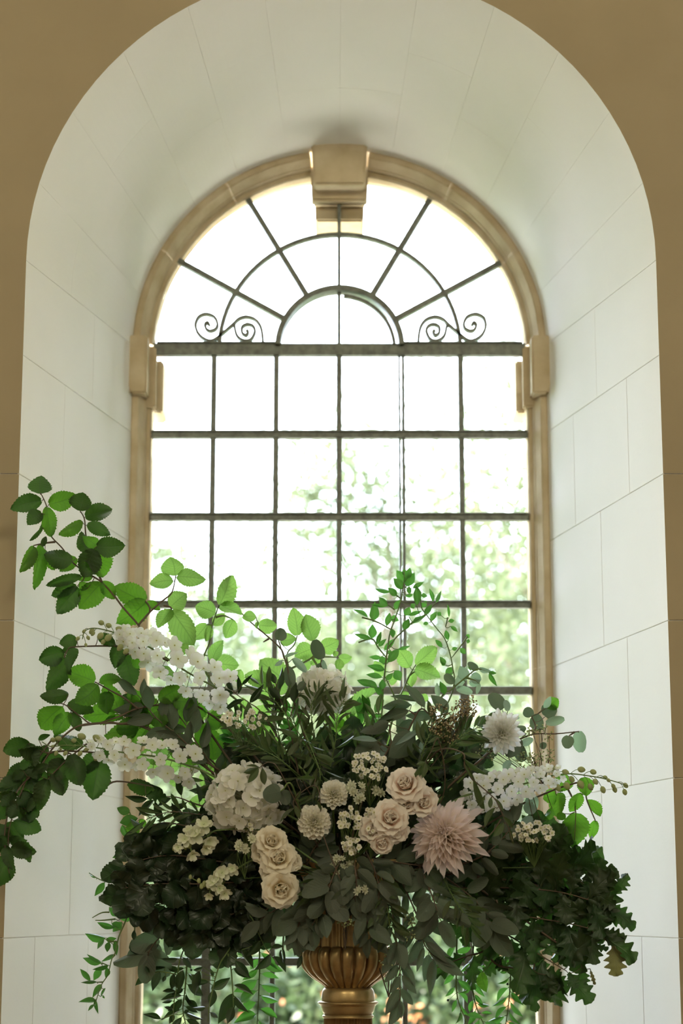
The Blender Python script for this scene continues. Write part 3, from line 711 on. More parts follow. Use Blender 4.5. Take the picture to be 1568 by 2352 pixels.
Z1 = (0, 1050, 2.8); Z2 = (0, 1400, 2.8); Z3 = (0, 1650, 3.733); Z4 = (450, 1280, 3.824); Z5 = (780, 1280, 3.733); Z6 = (1000, 1550, 3.136)
Z7 = (560, 1560, 3.564); Z8 = (380, 1700, 3.733); ZA = (150, 1900, 3.484); ZB_ = (380, 2080, 4.126); ZC = (900, 1900, 2.613); ZD = (780, 1700, 3.733); ZU = (560, 1950, 3.564)
lerpY = lambda x0, y0, x1, y1: (lambda px: y0 + (y1 - y0) * max(0, min(1, (px - x0) / (x1 - x0))))

# ---- beech
plant('beech_branch', 'tall arching beech branch reaching furthest up on the left against the stone reveal', 'branch', 'beech', [
 (257,232,262,120,128),(265,280,78,330,98),(315,302,480,245,108),(515,345,535,232,130,'beech'),(268,360,183,425,86),(298,318,333,510,88),(272,432,193,532,40),(546,385,712,340,105),(528,412,383,490,86),
 (562,432,702,497,74),(550,612,520,478,74),(627,575,540,515,70),(622,575,792,570,112),(612,590,655,770,146),(606,592,535,765,128),(465,665,292,625,115),(258,560,215,832,86),(217,570,130,728,92),(272,575,295,512,32),
 (492,650,388,728,84),(290,596,348,735,66),(525,765,300,822,62),(495,830,343,890,78),(500,835,375,1005,118),(655,812,525,970,135),(558,850,512,805,52),(657,800,733,910,78),(592,770,512,788,42),
 (935,925,752,828,130),(942,932,765,1062,132),(945,930,1028,985,46),(1130,760,1100,645,138),(1110,792,970,812,84),(1143,765,1310,790,100),(1097,965,1195,880,112),(1102,982,1016,1098,88),(1105,984,1245,1200,128)],
 [[(262,232),(300,318),(320,450),(330,510),(400,585),(470,680),(560,745),(655,805),(740,900),(790,965),(890,1080),(905,1120),(1010,1300),(1300,1700),(2000,2700)],
  [(275,455),(310,480),(330,510)],[(215,568),(290,553),(355,545)],[(515,345),(543,400),(552,500),(578,590),(610,690),(655,805)],
  [(1130,760),(1105,870),(1050,920),(970,990),(890,1080)],[(1105,984),(1095,965),(1050,955)],[(935,925),(960,960),(965,990)]],
 lerpY(0, -0.13, 500, -0.02), Z1, stem_mat='twig')
plant('beech_branch', 'pale green beech branch in front of the second column of panes, left of centre', 'branch', 'beech', [
 (1385,1000,1262,958,98),(1355,1010,1270,985,62),(1408,950,1505,768,136),(1410,960,1548,1010,92),(1372,1080,1440,1008,62),(1500,1045,1450,1160,76),(1330,1075,1250,1168,82),(1350,1082,1320,1182,46)],
 [[(1408,950),(1365,1080),(1350,1180),(1310,1280),(1300,1330),(1400,1500),(1700,2000),(2050,2700)],[(1500,1045),(1440,1020),(1385,1030)],[(1330,1075),(1365,1080)]], 0.03, Z1, stem_mat='stem')
plant('beech_sprig', 'pair of jagged green beech leaves just right of the upper white delphinium', 'branch', 'beech', [(140,912,222,738,106),(162,925,368,950,142)], [[(190,890),(60,860),(60,930),(140,1100),(700,1900),(1200,2600)]], 0.04, Z4)
plant('beech_sprig', 'thin slanting beech twig with three small pale leaves, left of the top hydrangea', 'branch', 'beech', [(525,522,410,528,82),(550,592,705,605,118),(545,568,532,625,36)],
 [[(400,490),(480,570),(640,705),(740,800),(775,875),(900,1300),(1100,1900),(1250,2600)],[(545,568),(520,600)],[(590,745),(640,715)]], 0.05, Z4, stem_mat='twig')
plant('beech_branch', 'upright beech branch with bright leaves above the top hydrangea in front of the central bar', 'branch', 'beech', [(890,685,850,458,132),(1020,735,962,513,138),(740,742,875,715,102),(1025,802,868,868,142),(1085,800,1248,738,122),
 (1252,880,1364,885,80),(1265,895,1243,992,68),(1240,865,1210,825,44),(1095,890,1012,940,72),(1000,900,905,980,84),(1165,1060,1215,982,54),(1220,1075,1297,1095,54),(1090,1000,1010,985,56)],
 [[(890,685),(860,770),(800,850),(820,1000),(950,1500),(1150,2000),(1290,2600)],[(1020,735),(1040,800),(1020,880),(830,980)],[(1252,880),(1150,875),(1020,880)],[(1220,1075),(1165,1060),(1100,1000),(1020,880)]], 0.06, Z4)
plant('beech_branch', 'cluster of large pale backlit beech leaves low behind the olive sprigs, left of centre', 'branch', 'beech', [(790,1085,570,905,190),(642,1125,440,1040,142),(600,1100,645,1312,155),(345,1150,395,990,108),(720,1200,800,1060,110)],
 [[(600,1100),(720,1200),(900,1600),(1290,2600)],[(345,1150),(640,1130)]], 0.10, Z4)
plant('beech_sprig', 'single jagged beech leaf standing over the bar just right of the top hydrangea', 'branch', 'beech', [(95,1325,290,1130,165)], [[(95,1325),(80,1500),(60,2000),(70,2700)]], 0.08, Z5)
plant('beech_branch', 'bright beech sprig with rounded leaves right of the tall ruscus', 'branch', 'beech', [(602,942,505,795,118),(652,920,832,778,132),(645,960,853,1015,144),(640,980,598,1120,68),(380,1010,300,900,92),(420,1060,490,1050,70),(510,1200,590,1165,70),(700,1180,755,1230,60)],
 [[(652,920),(600,1010),(560,1100),(450,1400),(100,2700)],[(640,980),(600,1010)],[(380,1010),(470,1200),(480,1300)]], 0.08, Z5)
plant('beech_branch', 'left beech branch with overlapping leaves below the upper delphinium, against the reveal', 'branch', 'beech', [
 (495,200,388,215,85),(410,270,256,320,106),(450,240,400,275,36),(490,250,445,395,76),(430,315,303,522,122),(610,465,442,400,126),(440,545,262,560,80),(630,485,490,602,118),(638,465,770,448,70),(690,530,685,662,96),
 (435,610,595,652,86),(400,625,263,772,142),(450,665,353,802,90),(455,660,512,782,62),(745,225,745,370,84),(805,295,858,478,118),(850,300,945,345,92),(630,180,742,215,78),(890,760,752,772,116),
 (1020,575,1182,500,112),(1110,590,1242,602,92),(1300,565,1238,717,106),(1335,700,1442,722,112),(1000,400,1120,420,80),(1150,240,1220,260,60),(900,680,960,730,80),(960,700,1080,720,90),(680,800,760,830,60)],
 [[(440,250),(480,240),(690,235),(900,250),(1080,330)],[(380,600),(430,620),(520,690),(600,735),(760,690),(885,637),(1115,605),(1300,640),(1600,900),(2150,1600)],[(610,465),(700,515),(800,570),(885,637)],
  [(520,750),(640,735),(765,735),(950,770),(1300,1000),(2150,1600)],[(805,295),(900,250)],[(440,250),(415,300),(430,315)]], lerpY(80, -0.14, 520, -0.06), Z2, stem_mat='twig')
plant('oak_sprig', 'lobed oak leaf standing behind the left beech twigs beside the window surround', 'branch', 'oak', [(860,715,855,533,190,'oak'),(880,700,950,590,110,'oak')], [[(860,715),(1000,800),(1500,1200),(2100,1600)]], -0.02, Z2)
plant('hazel_branch', 'dark drooping leafy branch at the far left edge of the picture', 'branch', 'hazel', [
 (255,215,42,290,152),(240,215,290,402,112),(395,230,340,372,82),(230,340,150,542,96),(415,400,283,470,68),(560,360,430,532,160),(610,305,690,562,152),(850,300,715,475,132),(860,355,800,687,205),(450,480,530,657,114),
 (400,520,335,777,122),(300,580,125,640,104),(140,500,42,605,82),(240,660,250,802,134),(280,790,235,880,54),(110,630,15,745,92),(150,740,90,852,82),(45,900,187,1045,122),(60,930,20,1165,84),(50,1090,100,1292,84),(80,1320,95,1382,24),
 (950,300,880,320,72),(1340,590,1092,590,134),(1250,660,1432,680,120,'oak'),(330,180,430,145,40),(120,700,60,830,80),(30,1000,5,1100,70),(200,450,110,520,70)],
 [[(80,1330),(40,1100),(50,900),(100,720),(180,580),(330,430),(450,260),(560,140),(690,60),(900,40),(1010,45),(1400,150),(2900,1100)],[(860,355),(850,300),(560,280),(400,300)],[(610,305),(560,290)],[(1340,590),(1000,540),(880,620)]],
 lerpY(0, -0.17, 330, -0.10), Z3, stem_mat='twig')
plant('hazel_sprig', 'small upright leaves beside the left window jamb above the dark foliage', 'branch', 'beech', [(1110,800,1010,773,62),(1182,855,1018,895,82,'ruscus'),(1140,885,1147,1032,98),(1045,915,1090,1032,44,'ruscus'),(1200,865,1240,930,50)],
 [[(1140,885),(1120,1080),(1180,1190),(1400,1200),(2600,1300)],[(1110,800),(1140,885)]], -0.06, Z3)
plant('hazel_branch', 'broad heart-shaped green leaves hanging below the right delphinium', 'branch', 'beech', [(870,870,775,890,92),(900,850,890,1025,118),(1040,850,975,985,98),(1010,995,990,1232,195),(1090,905,1192,1012,62),(1150,1050,1125,1175,62),(1060,740,1090,865,102),(960,735,890,830,112),(840,965,785,1040,64),(930,1000,880,1040,60),(1000,1190,985,1245,40),(700,930,660,1000,80,'pale')],
 [[(1150,1050),(1090,905),(1060,780),(940,800),(800,850),(500,1000),(-300,1500)],[(1010,995),(990,900),(940,800)]], -0.08, Z6, stem_mat='twig', stem_r=(.0026, .0014))

# ---- ruscus: upright sprigs over the window
plant('ruscus_sprig', 'tall upright ruscus stem rising highest over the window right of centre', 'branch', 'ruscus', [
 (555,210,483,112,56),(570,250,640,130,66),(540,275,460,180,52),(570,188,606,87,42),(435,295,304,267,30),(488,330,413,263,42),(412,412,341,341,44),(285,542,300,373,57),(240,515,108,447,28),(470,450,523,360,36),(415,410,260,400,24),(275,698,285,573,50),
 (275,700,122,657,30),(450,615,455,692,34),(315,752,355,633,27),(330,765,402,698,27),(380,796,480,693,33),(415,902,512,778,52),(500,790,607,760,22),(355,862,250,855,27),(370,910,360,845,46),(385,966,230,930,42),(365,1030,222,1003,36),(270,1106,147,1047,40),
 (320,1112,217,1046,40),(470,970,524,1060,57),(395,1050,457,992,32),(370,1185,297,1112,37),(360,1135,365,1045,42),(560,500,600,425,46),(548,620,593,524,44),(590,500,710,457,24),(622,567,738,498,32),(660,415,655,248,46),(600,315,595,245,28),(625,265,722,212,28),(560,330,632,322,22),(400,590,430,470,36),(430,520,508,545,40),(410,905,350,860,44),(440,800,408,830,30),
 (160,1330,170,1190,46),(300,1330,380,1220,46),(560,160,545,100,30),(610,400,640,440,36)],
 [[(552,115),(552,200),(535,300),(528,360),(490,480),(462,560),(430,650),(410,780),(395,900),(378,1060),(368,1200),(360,1340),(300,1700),(60,2700)],
  [(415,880),(330,775),(275,700),(160,730)],[(440,620),(360,575),(285,542),(190,515)],[(410,780),(480,690),(560,615),(640,545),(740,490)],[(528,360),(490,330),(435,295)],[(415,410),(470,450)]], 0.0, Z5, stem_r=(.0022, .0012), ysp=.03, wsc=1.5, tilt=.3)
plant('ruscus_sprig', 'wispy bending ruscus stem in front of the right-hand window bar', 'branch', 'ruscus', [(725,498,790,404,36),(700,320,752,335,30),(800,380,770,264,28),(825,390,873,281,24),(780,552,832,460,34),(935,515,925,394,18),(950,590,1012,640,24),(930,710,905,620,32),(880,775,818,708,28),(1030,780,1082,828,32),(905,920,858,850,34),(1085,690,1112,660,28),(910,1010,972,938,50),(760,560,715,575,24),(930,548,985,540,26),(1085,715,1118,722,26),(960,790,1010,775,24),(900,930,870,900,24),(870,500,832,470,28),(700,430,745,370,34)],
 [[(740,490),(830,610),(900,700),(945,830),(970,960),(980,1080),(900,1300),(500,2000),(150,2700)],[(960,860),(1030,770),(1095,680)],[(905,600),(925,515)],[(740,490),(700,430),(690,340)]], 0.05, Z5, stem_r=(.0020, .0011), ysp=.03, wsc=1.45, tilt=.3)
plant('eucalyptus_sprig', 'silvery eucalyptus tip in front of the lower window bar at the right', 'branch', 'pale', [(1080,1060,1030,930,90,'palel'),(1000,1130,1095,915,80,'palel'),(1110,1075,1200,1060,70),(1190,950,1295,985,50,'palel'),(1130,1010,1210,1060,90),(1000,1130,1140,1150,70),(1180,960,1100,905,60,'eucr'),(1200,1080,1170,1180,36,'palel'),(850,1200,825,1070,46,'palel'),(900,1180,860,1060,60,'ruscus'),(1280,990,1352,1110,36,'ruscus'),(1280,985,1345,995,30,'ruscus'),(980,1080,900,1000,70,'eucr'),(1120,970,1118,900,36,'ruscus')],
 [[(1290,985),(1180,960),(1080,1030),(950,1140),(850,1240),(500,2000),(150,2700)],[(1170,1060),(1080,1030)]], -0.02, Z5, wsc=1.1)

# ---- eucalyptus
plant('eucalyptus_branch', 'broad dark eucalyptus leaves fanned out left of the brown seeds at top right of centre', 'branch', 'euc', [(730,1290,558,1078,78),(615,1265,343,1285,88),(595,1315,328,1390,82),(930,1332,783,1180,100),(800,1360,565,1362,84),(700,1235,420,1180,44),(620,1390,480,1500,80),(420,1410,250,1490,80),(1080,1480,1040,1390,70),(330,1430,170,1500,76)],
 [[(930,1332),(800,1365),(700,1300),(620,1420),(400,1900),(100,2600)],[(595,1315),(650,1350)]], -0.10, Z5, stem_mat='twig', tilt=.3)
plant('eucalyptus_branch', 'blue-grey and dark eucalyptus leaves above the small white sprays in the centre', 'branch', 'euc', [(1190,372,945,442,92),(1435,415,1232,545,42,'palel'),(1092,505,872,478,44,'palel'),(1090,520,920,650,175,'eucr'),(1110,560,1180,610,80,'pale'),(1400,440,1190,640,190),(1350,520,1250,700,150),(1500,560,1420,760,70),(1460,500,1440,620,36,'palel'),(1280,560,1150,720,120)],
 [[(1435,415),(1300,500),(1190,560),(1090,520)],[(1190,372),(1200,480),(1190,560),(1000,900),(860,1400)]], -0.12, Z7, stem_mat='twig', tilt=.3)
plant('eucalyptus_branch', 'grey-green eucalyptus branch with round leaves reaching over the right window jamb', 'branch', 'eucr', [(690,300,650,235,72),(800,235,880,175,90,'beech'),(780,240,835,160,44,'palel'),(790,300,855,215,105),(740,400,720,285,92),(795,350,928,320,58,'pale'),(960,440,945,532,80),(1030,405,1045,556,92,'pale'),(770,535,785,485,46),(700,870,690,990,92,'pale'),(480,250,395,140,100),(420,320,290,350,80),(610,460,520,590,90),(560,440,640,380,70),(640,620,560,480,90),(500,300,600,310,40,'pale'),(520,260,500,180,46,'pale'),(620,500,700,460,50,'pale'),(540,620,490,690,50,'pale'),(600,880,540,960,110),(700,1030,620,1060,50,'pale'),(760,1065,660,1080,30,'pale')],
 [[(1030,408),(860,425),(720,425),(620,457),(420,540),(310,625),(100,800),(-300,1200)],[(960,440),(1000,412)],[(690,300),(720,370),(700,428)],[(700,870),(560,900),(300,1000)],[(500,300),(500,450),(420,540)]], lerpY(1080, -0.12, 1350, -0.08), Z6, stem_mat='twig', tilt=.35)
plant('eucalyptus_branch', 'two round dark eucalyptus leaves lying over the large left hydrangea', 'branch', 'eucr', [(985,440,830,470,150),(990,440,1050,545,105)], [[(985,440),(1010,420),(1080,380),(1200,700),(1500,1200)]], -0.265, Z8, tilt=.15)
def E(lb, path, n=14, L=52, wr=.5, kind='euc', **k): return sprig('eucalyptus_branch', lb, 'branch', kind, path, n, L, wr, ang=(30, 75), stem_mat='twig', tilt=.6, **k)
E('eucalyptus stem hanging along the left flank of the gold urn', [(760,2000,-.14),(720,2060,-.20),(690,2110,-.21),(680,2150,-.20)], 14, 50, .55, droop=.4)
E('eucalyptus stem hanging straight down in front of the fluted neck of the urn', [(815,1990,-.16),(830,2060,-.22),(842,2110,-.23),(850,2150,-.22)], 13, 52, .5, droop=.4)
E('long eucalyptus stem trailing down past the right side of the gold bowl', [(870,1990,-.14),(895,2070,-.20),(910,2160,-.20),(918,2230,-.19),(918,2300,-.19)], 20, 50, .42, droop=.7, opp=True)
E('eucalyptus stem drooping below the blush dahlia', [(960,1980,-.16),(985,2040,-.19),(1000,2080,-.20),(1010,2110,-.20)], 14, 54, .55, 'eucr', droop=.3)
E('eucalyptus stem reaching down to the right over the right-hand trailing vines', [(920,2020,-.14),(960,2110,-.18),(975,2170,-.18),(1000,2200,-.18)], 14, 70, .32, droop=.4)
E('eucalyptus leaves under the cluster of blush roses', [(820,1960,-.12),(880,1975,-.18),(940,1985,-.19),(985,1990,-.18)], 14, 56, .5)
E('eucalyptus leaves below the lower white dahlia in the centre', [(700,2000,-.12),(715,1960,-.18),(735,1930,-.18)], 10, 52, .5, 'eucr')
E('eucalyptus leaves to the left of the urn neck below the cream roses', [(740,2010,-.12),(690,2060,-.18),(640,2085,-.18),(600,2110,-.17)], 14, 52, .5)
E('eucalyptus spray right of the blush dahlia', [(1040,1990,-.10),(1100,1970,-.16),(1150,1930,-.16),(1180,1890,-.14)], 16, 46, .5, 'eucr')
E('grey eucalyptus leaves hanging over the bottom left window bar', [(470,2060,-.02),(420,2110,-.06),(360,2160,-.06),(340,2190,-.06)], 12, 60, .7, 'eucr', droop=.3)
E('eucalyptus leaves hanging right of the blush dahlia near the oak leaves', [(1000,2000,-.10),(1070,2050,-.15),(1110,2090,-.15),(1130,2130,-.15)], 14, 54, .6, 'eucr')

E('short eucalyptus stem over the top of the fluted neck, left of its middle', [(790,1960,-.18),(770,2000,-.24),(755,2040,-.25),(750,2070,-.24)], 12, 50, .6, 'eucr', droop=.3)
E('short eucalyptus stem over the top of the fluted neck, at its middle', [(810,1950,-.18),(815,1990,-.245),(818,2030,-.255),(815,2065,-.25)], 12, 50, .55, droop=.3)
E('short eucalyptus stem over the top of the fluted neck, right of its middle', [(840,1955,-.18),(860,2000,-.24),(870,2040,-.25),(868,2080,-.24)], 12, 52, .6, 'eucr', droop=.3)
E('eucalyptus stem with broad leaves low on the left of the fluted neck', [(770,2030,-.18),(745,2080,-.22),(725,2110,-.22),(712,2135,-.21)], 9, 54, .6, droop=.3)
E('grey eucalyptus leaves among the twigs left of the upper delphinium tail', [(500,1790,-.06),(420,1700,-.09),(360,1650,-.10),(320,1600,-.10)], 12, 60, .42)
E('grey eucalyptus leaves above the lower delphinium', [(520,1800,-.05),(460,1720,-.08),(430,1670,-.08),(400,1630,-.08)], 10, 58, .42)
# ---- olive
def O(lb, path, n=20, L=42, wr=.2, **k): return sprig('olive_sprig', lb, 'branch', 'olive', path, n, L, wr, ang=(25, 60), stem_mat='stem', stem_r=(.0015, .0008), tilt=.9, **k)
plant('olive_sprig', 'pale drooping olive sprig right of the blush dahlia', 'branch', 'olive', [(270,740,350,1000,40),(430,955,340,1085,52),(490,1062,412,1165,48),(430,890,495,985,30),(490,1020,560,1105,30),(200,600,360,730,36),(210,640,290,790,30),(360,860,300,950,22),(400,880,395,960,30),(530,1100,560,1225,22),(190,560,350,600,30)],
 [[(555,1200),(520,1090),(480,1000),(430,900),(380,850),(310,790),(250,735),(210,660),(190,560),(0,560),(-200,900)],[(350,1195),(420,1120),(470,1040)]], -0.26, Z6, stem_mat='twig', stem_r=(.0018, .0009))
plant('olive_sprig', 'olive sprig hanging over the uppermost blush rose', 'branch', 'olive', [(730,185,590,345,50),(735,190,610,400,46),(735,190,700,330,44),(740,195,860,335,30),(735,190,660,210,36)], [[(735,190),(780,100),(850,0),(880,500),(500,1000)]], -0.285, ZD, stem_mat='twig', stem_r=(.0014, .0008))
plant('olive_sprig', 'olive sprig with a small green fruit left of the lower white dahlia', 'branch', 'olive', [(1105,580,985,710,50),(1110,560,1150,680,42),(1160,430,1110,520,30),(1120,330,1290,330,30),(1290,290,1320,395,36),(1300,520,1335,600,24)], [[(1160,430),(1110,500),(1110,590),(1105,680)],[(1105,590),(1110,500),(1300,400),(1350,800),(1500,1200)]], -0.25, Z8, stem_mat='twig', stem_r=(.0014, .0008))
plant('olive_sprig', 'olive leaf tips lying over the upper edge of the large left hydrangea', 'branch', 'olive', [(800,230,662,285,46),(800,232,700,370,52),(830,235,852,390,56),(800,230,690,225,30)], [[(815,225),(900,190),(1000,300),(1300,900),(1500,1200)]], -0.275, Z8, stem_mat='twig', stem_r=(.0014, .0008))
plant('olive_sprig', 'dark olive leaves crossing the tail of the upper delphinium', 'branch', 'rusd', [(330,1170,268,1025,42),(370,1200,360,1030,38),(330,1190,160,1230,60),(415,1250,235,1350,50),(400,1120,500,1020,30),(470,1280,595,1115,60),(700,1110,645,1000,58),(725,1160,755,960,56),(740,1240,640,1140,70),(690,1280,605,1235,40),(860,1280,875,1095,72),(740,1350,700,1180,50),(960,1100,890,1160,70,'eucr')],
 [[(330,1180),(390,1230),(470,1280),(600,1400),(900,1900),(1290,2600)],[(700,1110),(735,1240),(800,1400),(900,1900)],[(860,1280),(830,1400)]], -0.14, Z4, stem_mat='twig', stem_r=(.0016, .0008))
plant('eucalyptus_sprig', 'grey curled eucalyptus leaves standing before the top hydrangea', 'branch', 'eucr', [(725,730,755,625,102),(1100,895,1045,720,112),(1105,935,1065,1072,98),(1060,1080,1130,1180,70,'palel'),(1110,895,1150,1010,40,'palel'),(770,880,890,830,30,'palel'),(760,900,690,960,40,'palel'),(850,890,975,1005,70,'pale'),(800,960,850,1150,100),(1050,1120,980,1260,80)],
 [[(725,730),(770,875),(800,960),(900,1400),(1290,2600)],[(1100,895),(1080,1060),(1050,1160),(950,1350)]], -0.06, Z4, stem_mat='twig', tilt=.35)
opaths = [([(740,1780,-.08),(690,1690,-.14),(640,1620,-.14),(600,1575,-.12)], 'olive sprig slanting up left from the middle, below the top hydrangea'),
 ([(740,1780,-.06),(720,1680,-.12),(715,1620,-.12),(735,1590,-.11)], 'olive sprig rising in front of the top hydrangea'),
 ([(750,1800,-.06),(770,1700,-.13),(775,1640,-.13),(790,1610,-.12)], 'olive sprig rising just right of the top hydrangea'),
 ([(700,1800,-.08),(620,1720,-.14),(570,1670,-.14),(540,1650,-.12)], 'olive sprig slanting left above the large hydrangea'),
 ([(720,1810,-.08),(650,1750,-.16),(600,1720,-.17),(560,1700,-.16)], 'olive sprig lying close above the large hydrangea'),
 ([(690,1660,-.12),(715,1720,-.20),(735,1780,-.22),(725,1840,-.22)], 'olive sprig drooping between the hydrangea and the upper white dahlia'),
 ([(1000,1780,-.08),(1030,1720,-.15),(1060,1690,-.15),(1100,1670,-.14)], 'olive sprig pointing at the white dahlia on the right'),
 ([(960,1790,-.08),(970,1730,-.16),(985,1690,-.16),(1010,1650,-.14)], 'olive sprig standing below the brown seeds'),
 ([(640,1780,-.05),(640,1690,-.10),(625,1640,-.10),(640,1600,-.10)], 'twisted olive sprig left of the top hydrangea'),
 ([(800,1800,-.05),(830,1730,-.10),(850,1700,-.10),(870,1650,-.10)], 'olive sprig behind the small white sprays in the centre'),
 ([(1010,2000,-.14),(1040,2060,-.20),(1060,2090,-.21),(1075,2120,-.21)], 'olive sprig hanging below the blush dahlia at the right'),
 ([(760,1990,-.16),(740,2020,-.22),(725,2060,-.23),(715,2090,-.22)], 'olive sprig hanging left of the urn neck'),
 ([(870,2000,-.15),(880,2050,-.23),(890,2090,-.23),(895,2130,-.22)], 'olive sprig hanging right of the urn neck')]
for pth, lb in opaths: O(lb, pth, 26, 44, .21, lj=.4)

for pth, lb in (([(620,1900,.05),(520,1740,.08),(450,1640,.09)], 'bright backlit beech leaves under the tail of the upper delphinium'), ([(580,1920,.05),(440,1790,.06),(375,1700,.06)], 'bright backlit beech leaves behind the lower delphinium'),
                ([(640,1880,.08),(590,1740,.10),(560,1660,.11)], 'backlit beech leaves behind the left olive sprigs'), ([(820,1860,.08),(820,1740,.11),(800,1660,.12)], 'backlit beech leaves glimpsed behind the middle, below the window bar')):
    sprig('beech_sprig', lb, 'branch', 'beechl', pth, 13, 60, .68, ang=(35, 80), tilt=.7)
for pth, lb in (([(800,1850,.04),(815,1720,.06),(840,1650,.07)], 'glossy ruscus sprig left of the tall ruscus stem base'), ([(700,1850,.03),(690,1720,.03),(670,1640,.03)], 'glossy ruscus sprig behind the olive sprigs left of the central bar'), ([(640,1850,.0),(600,1750,-.02),(540,1690,-.03)], 'glossy ruscus sprig above the large left hydrangea')):
    sprig('ruscus_sprig', lb, 'branch', 'ruscus', pth, 20, 44, .36, ang=(30, 65), tilt=.9)
sprig('hazel_branch', 'dense dark twig hanging down the left edge of the niche opening', 'branch', 'hazel', [(118,1700,-.13),(75,1760,-.15),(45,1830,-.16),(22,1900,-.16),(18,1960,-.16)], 15, 54, .72, ang=(30, 85), tilt=.8, stem_mat='twig')
sprig('hazel_branch', 'dark leafy twig below the lower delphinium buds, over the reveal', 'branch', 'hazel', [(210,1700,-.12),(160,1740,-.14),(110,1790,-.15),(75,1840,-.15)], 8, 52, .74, ang=(30, 85), tilt=.8, stem_mat='twig')
sprig('beech_branch', 'beech leaves crossing the left window jamb between the two delphiniums', 'branch', 'beech', [(520,1780,-.02),(420,1690,-.05),(340,1660,-.06),(270,1640,-.07)], 16, 60, .7, ang=(35, 80), tilt=.7, stem_mat='twig')
sprig('ruscus_sprig', 'dark ruscus sprig reaching left from the large left hydrangea', 'branch', 'rusd', [(570,1880,-.04),(460,1850,-.08),(400,1830,-.09),(345,1835,-.09)], 9, 48, .36, ang=(30, 65), tilt=.9, stem_mat='twig')
sprig('olive_sprig', 'thin olive sprig reaching left below the large left hydrangea', 'branch', 'olive', [(570,1890,-.04),(450,1870,-.10),(390,1865,-.11),(340,1880,-.11)], 20, 44, .2, ang=(25, 60), tilt=.9, stem_mat='twig', stem_r=(.0015, .0008))
sprig('ruscus_sprig', 'dark ruscus sprig left of the upper snapdragon', 'branch', 'rusd', [(560,1930,-.04),(440,1900,-.09),(370,1890,-.10),(320,1915,-.10)], 8, 50, .38, ang=(30, 65), tilt=.9, stem_mat='twig')
# ---- filler stems in the shaded heart
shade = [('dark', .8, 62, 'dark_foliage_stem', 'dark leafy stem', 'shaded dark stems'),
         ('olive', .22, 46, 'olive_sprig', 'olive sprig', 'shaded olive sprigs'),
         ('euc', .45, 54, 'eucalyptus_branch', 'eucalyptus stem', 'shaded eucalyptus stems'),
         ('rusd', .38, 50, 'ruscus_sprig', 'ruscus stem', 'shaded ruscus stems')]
rs = random.Random(5); used = set()
marks = [('large left hydrangea', 563, 1835), ('top hydrangea', 738, 1594), ('upper white pompon dahlia', 766, 1822), ('lower white dahlia', 721, 1887), ('pure white dahlia', 1151, 1682), ('blush dahlia', 1024, 1918),
         ('uppermost blush rose', 930, 1798), ('cream rose cluster', 630, 1960), ('upper snapdragon', 455, 1920), ('lower snapdragon', 510, 2020), ('central waxflower spray', 850, 1758), ('brown seed clusters', 1030, 1645),
         ('upper delphinium tail', 520, 1590), ('lower delphinium tail', 470, 1760), ('right delphinium', 1120, 1820), ('right waxflower spray', 1228, 1910), ('urn neck', 795, 2080), ('oak mass', 1230, 2080), ('tall ruscus', 900, 1600)]
def shade_label(px, py, what):
    for d_, nm_, mx_, my_ in sorted((math.hypot(px - m_[1], py - m_[2]), *m_) for m_ in marks):
        dx, dy = px - mx_, py - my_
        rel = ('right of' if dx > 0 else 'left of') if abs(dx) > abs(dy) else ('below' if dy > 0 else 'above')
        lb_ = '%s in the shade, its tip just %s the %s' % (what, rel, nm_)
        if lb_ not in used: used.add(lb_); return lb_
for k in range(46):
    q = k / 45; a = math.radians(-12 + 204 * ((k * 0.618) % 1.0)); R = (230 + 190 * abs(math.cos(a))) * rs.uniform(.72, 1.0)
    kd, wr, L, nm, lb, gr = shade[(0, 1, 2, 3, 0, 1)[k % 6]]
    ex, ey = 800 + R * math.cos(a) * 1.0, 1985 - max(-40, R * math.sin(a) * 1.05)
    Yb = rs.uniform(-.07, .07)
    sprig(nm, shade_label(ex, ey, lb), 'foliage' if kd == 'dark' else 'branch', kd, [(800 + 40 * math.cos(a), 1985, -.04), ((800 + ex) / 2, (1985 + ey) / 2 - 15, Yb - .03), (ex, ey, Yb)], 20 if kd != 'olive' else 26, L, wr, group=gr, tilt=.8, stem_mat='twig', start=.2)

# ---- dark mass on the left, oak mass on the right
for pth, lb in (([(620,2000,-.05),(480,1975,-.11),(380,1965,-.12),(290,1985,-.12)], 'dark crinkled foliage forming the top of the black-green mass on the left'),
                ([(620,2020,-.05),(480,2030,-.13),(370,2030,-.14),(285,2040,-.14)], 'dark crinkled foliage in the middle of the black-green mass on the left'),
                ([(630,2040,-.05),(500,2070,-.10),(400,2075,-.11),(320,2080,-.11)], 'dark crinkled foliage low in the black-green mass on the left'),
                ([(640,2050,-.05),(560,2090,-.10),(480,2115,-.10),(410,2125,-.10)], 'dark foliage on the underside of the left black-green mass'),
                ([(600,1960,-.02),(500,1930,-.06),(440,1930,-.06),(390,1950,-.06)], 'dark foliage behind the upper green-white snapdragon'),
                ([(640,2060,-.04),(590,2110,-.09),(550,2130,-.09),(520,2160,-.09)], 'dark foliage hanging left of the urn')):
    sprig('dark_foliage_stem', lb, 'foliage', 'dark', pth, 22, 56, .9, ang=(40, 100), tilt=.6, stem_mat='twig', start=.1)
